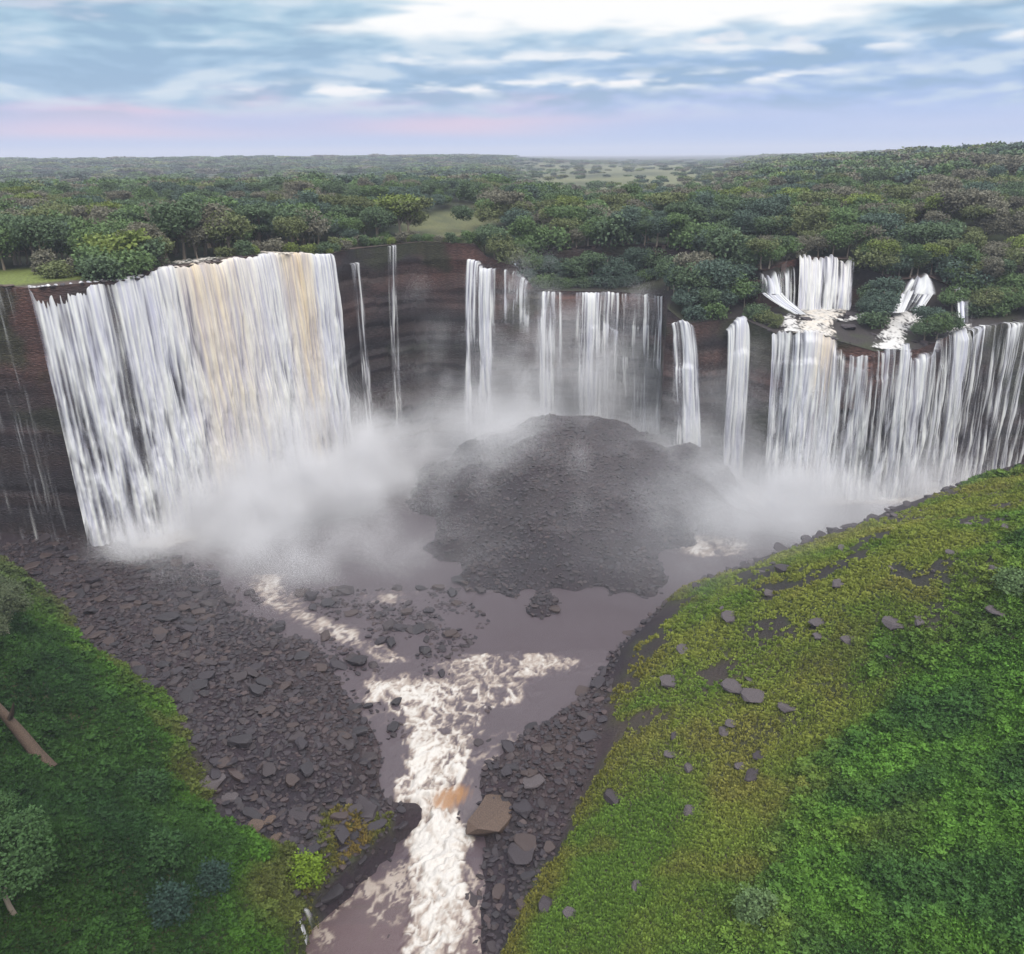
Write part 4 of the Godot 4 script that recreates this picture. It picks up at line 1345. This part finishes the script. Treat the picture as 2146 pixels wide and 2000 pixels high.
func build_mist() -> void:
	var puffs := []
	var dense := []
	# billows along the foot of the wide left fall, thickest at the right
	for k in 22:
		var t := rng.randf()
		var p := Vector3(lerpf(-160, -78, t), 0, lerpf(-296, -378, t)) + Vector3(rng.randf_range(-4, 16), rng.randf_range(-2, 15) * (0.5 + t), rng.randf_range(-2, 16))
		var s := rng.randf_range(9, 20) * (0.65 + 0.5 * t)
		dense.append([p, Vector3(s, s * rng.randf_range(0.7, 1.0), s), s * s * (0.5 + t)])
	for p in [[Vector3(-100, 6, -322), Vector3(34, 22, 30), 0.004], [Vector3(-84, 8, -338), Vector3(34, 26, 30), 0.0035], [Vector3(-112, 3, -300), Vector3(30, 14, 26), 0.003], [Vector3(-66, 8, -352), Vector3(26, 22, 26), 0.0035], [Vector3(-62, 18, -372), Vector3(20, 20, 18), 0.004], [Vector3(-88, 3, -290), Vector3(34, 11, 26), 0.003], [Vector3(-64, 4, -300), Vector3(30, 14, 30), 0.003]]:
		puffs.append(p)
		dense.append([p[0], p[1], p[1].x * p[1].y * 0.9])
	dense.append([Vector3(-96, 10, -338), Vector3(27, 24, 22), 2600.0])
	dense.append([Vector3(-76, 10, -362), Vector3(22, 20, 18), 700.0])
	dense.append([Vector3(-105, 24, -350), Vector3(20, 30, 12), 420.0])
	dense.append([Vector3(-88, 26, -376), Vector3(16, 30, 12), 420.0])
	dense.append([Vector3(-135, 10, -318), Vector3(20, 20, 10), 300.0])
	mist_bank("thick white mist rising from the foot of the wide left waterfall", puffs)
	spray("white spray billowing at the foot of the wide left waterfall", dense, 175000)
	puffs = []
	dense = []
	for k in 14:
		var t := rng.randf()
		dense.append([Vector3(lerpf(108, 205, t), rng.randf_range(-1, 9), -352.0 + rng.randf_range(-6, 14)), Vector3(rng.randf_range(10, 20), rng.randf_range(7, 14), rng.randf_range(8, 14)), rng.randf_range(100, 220)])
	for p in [[Vector3(150, 3, -336), Vector3(48, 13, 24), 0.007], [Vector3(120, 8, -340), Vector3(40, 22, 28), 0.005], [Vector3(125, 0, -318), Vector3(48, 12, 22), 0.006], [Vector3(100, 2, -310), Vector3(44, 18, 26), 0.004]]:
		puffs.append(p)
		dense.append([p[0], p[1], p[1].x * p[1].y * 0.9])
	mist_bank("white mist along the foot of the broad right curtain", puffs)
	spray("white spray at the foot of the broad right curtain", dense, 60000)
	puffs = []
	dense = []
	for p in [[Vector3(-14, 14, -414), Vector3(30, 26, 14), 0.008], [Vector3(24, 24, -412), Vector3(44, 32, 16), 0.007], [Vector3(56, 24, -404), Vector3(40, 34, 18), 0.005], [Vector3(12, 30, -392), Vector3(40, 16, 26), 0.005], [Vector3(-4, 24, -372), Vector3(34, 16, 22), 0.005], [Vector3(0, 50, -424), Vector3(48, 44, 14), 0.002], [Vector3(50, 46, -418), Vector3(50, 40, 14), 0.002], [Vector3(100, 30, -366), Vector3(40, 36, 12), 0.003], [Vector3(40, 22, -340), Vector3(60, 18, 50), 0.005], [Vector3(-30, 20, -390), Vector3(34, 26, 30), 0.004], [Vector3(2, 30, -352), Vector3(34, 14, 26), 0.004], [Vector3(-26, 16, -350), Vector3(24, 16, 26), 0.004]]:
		puffs.append(p)
		dense.append([p[0], p[1], p[1].x * p[1].y * p[2] * 200.0])
	mist_bank("pale mist hanging between the rubble mound and the middle waterfalls", puffs)
	spray("thin white spray drifting between the mound and the middle waterfalls", dense, 42000)
	puffs = []
	for p in [[Vector3(30, 8, -292), Vector3(110, 24, 54), 0.0024], [Vector3(78, 14, -340), Vector3(40, 16, 34), 0.005], [Vector3(-60, 6, -262), Vector3(66, 16, 40), 0.002], [Vector3(78, 26, -250), Vector3(58, 22, 30), 0.0018], [Vector3(120, 26, -292), Vector3(60, 20, 22), 0.004], [Vector3(60, 14, -266), Vector3(44, 18, 22), 0.002]]:
		puffs.append(p)
	mist_bank("thin veil of drifting mist over the pool and the gorge floor", puffs)

func named_rocks(meshes: Array, rt: Texture2D, rb: Texture2D) -> void:
	var gray := textured(mat(lin(0.11, 0.092, 0.098), 0.75, false), rt, rb, 0.25, 8.0)
	var dark := textured(mat(lin(0.055, 0.043, 0.05), 0.55, false), rt, rb, 0.25, 10.0)
	var tan := textured(mat(lin(0.13, 0.088, 0.068), 0.7, false), rt, rb, 0.2, 14.0)
	# [x, z, size, flattening mesh, material, label, lift]
	var L := [
		[-5.0, -163.5, 12.5, 0, tan, "huge brown boulder right of the amber chute in the river", -0.2],
		[-38.0, -162.0, 7.0, 1, dark, "long flat dark slab left of the white chute", 0.3],
		[-52.0, -157.0, 4.0, 1, dark, "flat tilted slab at the left end of the long slab by the chute", 0.3],
		[2.0, -149.0, 6.0, 3, dark, "dark slab at the foot of the huge brown boulder", 0.0],
		[4.5, -170.5, 4.6, 1, gray, "smooth grey slab above and right of the huge brown boulder", 0.4],
		[-96.0, -190.0, 4.2, 1, gray, "grey flat stone set in the upper edge of the left green bank", 0.5],
		[-75.0, -164.0, 5.0, 1, gray, "square grey slab at the right edge of the left green bank", 0.6],
		[-70.0, -160.5, 3.2, 1, gray, "smaller grey slab beside the square one at the left bank", 0.5],
		[-61.5, -152.5, 3.6, 3, tan, "pinkish stone, larger of the pale stones by the left bank", 0.5],
		[-56.0, -149.0, 2.9, 0, tan, "pinkish rounded stone next to the larger pale one by the left bank", 0.5],
		[-58.5, -154.0, 2.6, 0, tan, "small pale stone behind the two pinkish stones by the left bank", 0.4],
		[58.0, -181.0, 5.2, 1, gray, "flat grey boulder, upper of the pair high on the grassy right bank", 0.7],
		[61.0, -174.0, 5.4, 3, gray, "cracked grey boulder, lower of the pair high on the grassy right bank", 0.9],
		[66.5, -167.0, 3.6, 1, gray, "leaf-shaped pale rock right of the pair of grey boulders", 0.7],
		[52.0, -168.0, 2.7, 2, gray, "upright rounded rock in the grass below the pair of grey boulders", 0.8],
		[40.8, -172.0, 2.5, 0, dark, "dark rock in the grass left of the upright rounded rock", 0.7],
		[39.0, -167.0, 2.6, 1, gray, "grey rock just below the dark rock on the lower right bank", 0.5],
		[42.5, -162.0, 2.6, 0, gray, "oval rock in the grass midway down the right bank", 0.6],
		[58.3, -158.0, 2.8, 1, dark, "flat dark rock among low leaves right of the oval rock", 0.6],
		[53.5, -156.5, 2.7, 3, gray, "grey rock just left of the flat dark rock among low leaves", 0.6],
		[39.5, -147.0, 2.7, 2, gray, "lone oval rock on the green slope above the river bend", 0.7],
		[24.0, -161.5, 4.2, 0, dark, "dark boulder at the edge of the right bank above the river bend", 0.6],
		[95.0, -178.0, 5.2, 1, gray, "broad pale slab high on the right bank near the yellow grass", 0.7],
		[91.0, -204.0, 4.2, 0, gray, "blocky grey boulder half sunk in the misty grass of the right bank", 0.7],
		[84.0, -228.0, 5.0, 3, dark, "dark craggy outcrop in the grass below the rocky crest", 0.7],
		[117.0, -197.0, 3.2, 0, gray, "grey stone in the upper right grass below the crest", 0.6],
		[118.0, -180.0, 3.0, 2, gray, "grey stone near the right edge in the upper grass", 0.6],
		[64.0, -211.0, 4.6, 1, gray, "low grey stone in the brownish grass of the right bank", 0.3],
		[44.0, -194.0, 5.4, 1, gray, "long flat rock near the purple edge of the right bank", 0.3],
		[50.0, -206.0, 4.0, 1, gray, "flat rock in faded grass above the long flat rock", 0.3],
		[113.0, -168.0, 3.4, 1, gray, "flat stone above the tall leaves at the right edge", 0.5],
		[85.0, -179.0, 3.4, 1, gray, "thin slab in the grass left of the broad pale slab", 0.4],
		[80.0, -186.0, 3.0, 1, gray, "thin slab farther left on the misty slope", 0.4],
		[6.8, -132.5, 3.4, 2, dark, "dark upright rock among bright leaves by the lower river", 0.7],
		[11.8, -127.5, 2.8, 1, gray, "grey flat stone among bright leaves near the bottom edge", 0.6],
		[25.0, -129.0, 2.4, 1, gray, "small grey stone in the green slope above the bright leaves", 0.5],
		[-35.5, -350.5, 4.6, 3, dark, "dark flat-topped boulder jutting from the mound into the spray", 2.0],
		[-43.5, -242.0, 4.4, 3, dark, "dark boulder at the fork of the upper white stream", 0.6],
		[139.5, -389.0, 5.2, 2, dark, "big round boulder in the pool below the upper square waterfall", 1.2],
		[157.0, -381.0, 6.0, 3, dark, "dark rock wedge left of the tree island above the right curtain", 0.6],
		[164.0, -398.0, 6.0, 3, dark, "dark rock wedge beside the upper square waterfall's right foot", 0.8],
		[-140.0, -349.0, 4.0, 1, dark, "flat dark rock dividing the water at the left fall's lip", 0.4],
		[-126.0, -362.0, 3.6, 1, dark, "second flat dark rock at the left fall's lip, farther right", 0.4],
	]
	for q in L:
		var x: float = q[0]
		var z: float = q[1]
		var y := floor_y(x, z) if inside(x, z, 2.0) else plateau_y(x, z)
		var o := put("boulder", meshes[q[3]], q[4])
		var s: float = q[2]
		o.transform = Transform3D(Basis(Vector3.UP, fmod(x * 1.7 + z, TAU)).scaled_local(Vector3(s, s * 0.8, s)), Vector3(x, y + q[6] * s * 0.12, z))
		tag(o, q[5], "boulder")
	# slabs along the cliff top at the left, and the rocky crest of the right bank
	for k in 26:
		var th := -77.0 + k * 0.62
		var R := look(tr2, th) + rng.randf_range(-0.5, 6.0)
		var x := PX + sin(deg_to_rad(th)) * R
		var z := PZ - cos(deg_to_rad(th)) * R
		var o := put("slab", meshes[[1, 3][k % 2]], tan if rng.randf() < 0.6 else dark)
		o.transform = Transform3D(rock_basis(rng.randf_range(2.0, 3.8), 0.08), Vector3(x, plateau_y(x, z) + 0.2, z))
		tag(o, "reddish slab on the cliff top at the left end of the wide waterfall", "slab", "slabs on the left cliff top")
	for k in 46:
		var x := rng.randf_range(52.0, 150.0)
		var z := rng.randf_range(-276.0, -178.0) if k < 34 else rng.randf_range(-178.0, -130.0)
		if seg_dist(ER, x, z) < 6.0 or x > shrub_line(z) - 6.0: continue
		var kind := [1, 3, 1, 0][rng.randi() % 4] as int
		var o := put("stone", meshes[kind], [gray, dark, gray][rng.randi() % 3])
		o.transform = Transform3D(rock_basis(rng.randf_range(1.0, 3.6), 0.1), Vector3(x, floor_y(x, z) + 0.15, z))
		tag(o, "%s grey stone sunk in the %s" % [["blocky", "flat", "", "wedge-shaped"][kind], "upper grass of the right bank near the rocky crest" if z < -228.0 else "grass midway up the right bank" if z < -178.0 else "lower grass of the right bank"], "stone", "%s stones in the right bank, %s" % [["blocky", "flat", "", "wedge-shaped"][kind], "top" if z < -228.0 else "middle" if z < -178.0 else "low"])
	for k in 74:
		var th := lerpf(29.0, 49.0, rng.randf()) if k < 48 else lerpf(-60.5, -29.5, rng.randf())
		var lip := k % 3 == 0 or k >= 48
		var R := look(tr1, th) + (rng.randf_range(-0.6, 1.5) if lip else rng.randf_range(0.04, 0.9) * (look(tr2, th) - look(tr1, th)))
		var x := PX + sin(deg_to_rad(th)) * R
		var z := PZ - cos(deg_to_rad(th)) * R
		if not lip and (absf(x - 150.0) < 9.0 or seg_line(x, z, 190, -398, 166, -358) < 5.0): continue
		var o := put("ledge_rock", meshes[rng.randi() % 5], dark)
		o.transform = Transform3D(rock_basis(rng.randf_range(1.0, 2.4) if lip else rng.randf_range(1.6, 4.2), 0.15), Vector3(x, plateau_y(x, z) + 0.1, z))
		if k >= 48: tag(o, "dark wet rock parting the water at the lip of the wide left waterfall", "rock", "rocks at the left lip")
		elif lip: tag(o, "dark wet rock parting the water at the lip of the broad right curtain", "rock", "rocks at the right lip")
		else: tag(o, "dark rock on the ledge between the upper and lower right falls", "rock", "rocks on the right ledge")
	for k in 64:
		var t := (k + rng.randf()) / 64.0
		var x := lerpf(62, 215, t)
		var a := pw([56.0, 93.0, 140.0, 190.0, 240.0], [-260.0, -279.0, -297.0, -318.0, -335.0], x) + rng.randf_range(0.0, 16.0)
		var mk := rng.randi() % 5
		var o := put("crag", meshes[mk], dark)
		o.transform = Transform3D(rock_basis(rng.randf_range(2.0, 4.6), 0.2), Vector3(x, floor_y(x, a) + 0.3, a))
		tag(o, "%s dark crag on the rocky crest %s" % [["blocky", "flat", "chunky", "wedge-shaped", "rounded"][mk], ["at its low left end beside the foam patch", "below the left part of the broad right curtain", "below the middle of the broad right curtain", "near its high right end above the bright leaves"][int(t * 3.99)]], "crag", "crags along the rocky crest, part %d" % int(t * 3.99 + 1))

func ledge_trees() -> void:
	var L := []
	# [x, z, height, kind, tone, label]
	for k in 9:
		L.append([10.0 + k * 8.3, -446.5 - rng.randf() * 3.0, rng.randf_range(16, 20), [3, 0, 3][k % 3], [0, 1, 4][rng.randi() % 3], "leaning over the thin middle waterfalls from the ledge", "trees on the ledge above the thin middle waterfalls"])
	for k in 14:
		L.append([9.0 + k * 5.2, -443.0 - rng.randf() * 1.5, rng.randf_range(6, 9), 4, [0, 1, 4][rng.randi() % 3], "on the ledge over the thin middle waterfalls", "shrubs on the middle ledge"])
	for q in [[84, -394, 16, 3, 1], [92, -392, 14, 0, 0], [100, -396, 15, 3, 1], [88, -405, 17, 0, 3], [98, -408, 16, 3, 0], [108, -410, 15, 0, 4], [80, -410, 15, 1, 1], [92, -420, 15, 0, 0], [104, -421, 15, 3, 3], [80, -424, 14, 0, 0], [95, -389, 9, 4, 4], [86, -388, 8, 4, 1], [116, -412, 13, 0, 1], [86, -402, 24, 3, 0], [97, -402, 25, 0, 1], [106, -403, 22, 3, 4], [90, -414, 24, 0, 3], [101, -415, 24, 3, 0], [112, -418, 20, 0, 1], [82, -418, 20, 3, 0]]:
		L.append(q + ["crowding the jutting corner between the middle and right falls", "trees on the jutting corner"])
	for q in [[118, -386, 7, 4, 2], [122, -380, 6, 5, 2], [116, -391, 8, 4, 0]]:
		L.append(q + ["on the dark rock left of the broad right curtain", "shrubs left of the right curtain"])
	for q in [[118, -420, 12, 3, 0], [124, -422, 13, 0, 1], [131, -423, 12, 3, 4], [138, -431, 13, 0, 0], [179, -424, 14, 3, 4], [184, -421, 16, 0, 5], [188, -427, 17, 3, 2], [180, -432, 15, 0, 4]]:
		L.append(q + ["pressing against the top of the upper square waterfall", "trees beside the upper square waterfall"])
	for q in [[172, -388, 15, 3, 1], [168, -383, 9, 4, 0], [177, -396, 17, 3, 1], [181, -402, 18, 0, 1], [184, -407, 16, 3, 2], [176, -404, 17, 3, 0], [170, -393, 13, 3, 1]]:
		L.append(q + ["on the rock island right of the upper square waterfall", "trees on the left rock island of the right falls"])
	for q in [[186, -368, 13, 3, 0], [192, -369, 14, 3, 4], [198, -371, 13, 3, 0], [189, -375, 14, 0, 1], [195, -377, 13, 3, 0]]:
		L.append(q + ["on the island at the lip of the broad right curtain", "trees on the lip island of the right falls"])
	for q in [[216, -412, 14, 3, 4], [224, -411, 15, 0, 2], [232, -409, 15, 3, 4], [240, -412, 15, 0, 0], [228, -402, 13, 3, 2], [238, -402, 13, 0, 2], [248, -406, 14, 3, 4], [222, -398, 10, 4, 0], [232, -396, 9, 4, 4], [208, -416, 16, 0, 5], [200, -419, 15, 3, 2], [213, -400, 15, 3, 4], [226, -396, 16, 3, 2], [238, -397, 16, 3, 4], [250, -400, 16, 3, 2], [244, -408, 18, 0, 4], [256, -408, 17, 3, 2], [216, -420, 18, 0, 2], [230, -418, 19, 3, 4], [246, -420, 18, 0, 2]]:
		L.append(q + ["above the far right streaks of the falls", "trees above the far right streaks"])
	var th := -6.0
	while th < 46.0:   # the edge of the forest, hanging over the rim
		var row := 0
		while row < 2:
			var R := look(tr2, th) + rng.randf_range(-0.5, 2.0) + row * 5.5
			var px := PX + sin(deg_to_rad(th)) * R
			var pz := PZ - cos(deg_to_rad(th)) * R
			row += 1
			if px > 142.0 and px < 176.0 and row == 1: continue
			if px > 186.0 and px < 212.0 and row == 1: continue
			L.append([px, pz, rng.randf_range(10, 18), [3, 0, 3, 4][rng.randi() % 4], tone_for(px, pz), "at the forest edge over the middle rock wall" if px < 82.0 else "at the forest edge above the upper right falls", "forest edge over the middle wall" if px < 82.0 else "forest edge over the right falls"])
		th += 1.35
	for q in L:
		var x: float = q[0]
		var z: float = q[1]
		var form: String = ["broad round", "tall", "flat-topped", "sprawling", "low", "upright"][q[3]]
		var tint: String = ["dark green", "blue-green", "olive", "grey-brown", "mid-green", "yellow-green"][q[4]]
		var word := "tree" if q[3] < 4 else "shrub"
		var size: String = "big " if q[2] > 17.0 else "small " if q[2] < 9.0 else ""
		tree(x, plateau_y(x, z), z, q[2], q[3], q[4], "%s%s %s %s %s" % [size, form, tint, word, q[5]], word, "%s%s %s: %s" % [size, form, tint, q[6]])
	# bushes at the left end of the wide fall
	for q in [[-150, -335, 13, 4, 4, "large green bush hanging over the lip of the wide left waterfall"], [-158, -327, 11, 4, 0, "dark bush left of the large one hanging over the left lip"], [-155, -345, 15, 5, 5, "bright yellow-green bush behind the lip of the wide left waterfall"], [-164, -338, 14, 4, 4, "spreading green bush between the bright grass and the left lip"], [-178, -331, 8, 4, 2, "small brown-green bush on the slabs at the left end of the falls"], [-190, -345, 9, 5, 3, "grey bush behind the bright grass on the left cliff top"], [-146, -346, 11, 5, 0, "dark upright bush beside the shallow water at the left lip"], [-166, -352, 17, 4, 5, "tall yellow-green bush mass behind the bushes of the left lip"], [-172, -341, 10, 4, 3, "grey-green bush left of the bush mass at the left lip"]]:
		tree(q[0], plateau_y(q[0], q[1]), q[1], q[2], q[3], q[4], q[5], "bush", "")
	th = -55.0
	while th < -8.0:
		var R := look(tr2, th) + rng.randf_range(3.5, 15.0)
		if th > -28.0: R = look(tr2, th) + rng.randf_range(0.5, 12.0)
		var px := PX + sin(deg_to_rad(th)) * R
		var pz := PZ - cos(deg_to_rad(th)) * R
		th += 0.62 if th > -28.0 else 0.95
		if th < -36.0 and Vector2(px + 132.0, pz + 360.0).length() < 13.0: continue
		if th < -19.0 and Vector2(px + 103.0, pz + 394.0).length() < 11.0: continue
		var kind := 4 + rng.randi() % 2
		var tone := [0, 4, 3, 2, 0, 5][rng.randi() % 6] as int
		tree(px, plateau_y(px, pz), pz, rng.randf_range(3.0, 6.5), kind, tone, "%s %s shrub on the cliff top %s" % [["low", "upright"][kind - 4], ["dark green", "", "olive", "grey-brown", "mid-green", "yellow-green"][tone], "behind the lip of the wide left waterfall" if th < -27.5 else "of the bare middle cliff"], "shrub", "shrubs along the cliff top")

func bank_plants() -> void:
	# the bright bush by the ledge, the blue-green shrubs, the trees low on the left bank
	var fine := crown_mesh(lobes(7, 2.4, 1.2, 3.0, Vector3(1.9, 1.5, 1.9)), 1300, 0.5)
	var bright = greens[5].duplicate()
	bright.albedo_color = lin(0.13, 0.20, 0.02)
	var deep = greens[0].duplicate()
	deep.albedo_color = lin(0.03, 0.07, 0.022)
	var blue = greens[1].duplicate()
	blue.albedo_color = lin(0.028, 0.055, 0.042)
	for q in [[-47.5, -140.5, 1.25, bright, "glowing yellow-green bush at the tip of the left bank by the mossy ledge"], [-61.5, -125.5, 1.1, blue, "blue-green shrub low on the left bank"], [-66.0, -116.0, 1.25, blue, "larger blue-green shrub near the bottom of the left bank"], [-70, -125, 1.3, deep, "round mid-green shrub on the left bank between tree and blue-green shrubs"], [-84, -150, 1.4, deep, "dark round shrub below the pale leaning trunk"], [44, -112, 1.2, greens[4], "rounded bright shrub in the herbs near the bottom right"], [118, -172, 1.3, greens[4], "pale shrub at the right edge of the herb slope"]]:
		var o := Node3D.new()
		o.name = numbered("bush")
		add_child(o, true)
		o.position = Vector3(q[0], floor_y(q[0], q[1]) - 0.4, q[1])
		o.scale = Vector3.ONE * q[2]
		put("leaves", fine, q[3], o)
		put("stem", trunks[4], bark, o)
		tag(o, q[4], "bush")
	var big := crown_mesh(lobes(11, 4.6, 7.0, 11.5, Vector3(2.4, 1.7, 2.4)), 6500, 0.38)
	var olive = greens[0].duplicate()
	olive.albedo_color = lin(0.05, 0.10, 0.036)
	var grayg = greens[3].duplicate()
	grayg.albedo_color = lin(0.085, 0.105, 0.06)
	for q in [[-84.5, -103.0, 1.45, olive, "large leafy tree with a bare pale trunk at the bottom left corner"], [-93, -112, 0.9, olive, "dark tree behind the large leafy one at the bottom left"], [-136, -192, 1.1, grayg, "grey-green tree at the left edge above the leaning trunk"], [-146, -206, 1.1, grayg, "hazy grey-green tree farther up the left edge"], [-128, -172, 1.0, grayg, "grey-green tree with drooping crown beside the leaning trunk"], [-118, -150, 0.9, olive, "dark tree under the leaning trunk at the left edge"]]:
		var o := Node3D.new()
		o.name = numbered("tree")
		add_child(o, true)
		o.position = Vector3(q[0], floor_y(q[0], q[1]) - 0.4, q[1])
		o.scale = Vector3.ONE * q[2]
		o.rotation.y = q[0]
		put("trunk", trunks[0], bark, o)
		put("crown", big, q[3], o)
		tag(o, q[4], "tree")
	var pale := textured(mat(lin(0.24, 0.165, 0.12), 0.85, false), noise_tex(0.03, 4, 0.25, 1.0, 71), noise_tex(0.03, 4, 0.0, 1.0, 72), 0.35, 30.0)
	var sn := put("dead_trunk", trunk_mesh(17.0, 1.25, [[3, Vector3(-4, 17, 0)]], Vector3(-0.9, 0, -0.35)), pale)
	sn.position = Vector3(-100.5, floor_y(-100.5, -144) - 0.5, -144)
	tag(sn, "pale leaning dead trunk at the left edge of the left bank", "tree trunk")
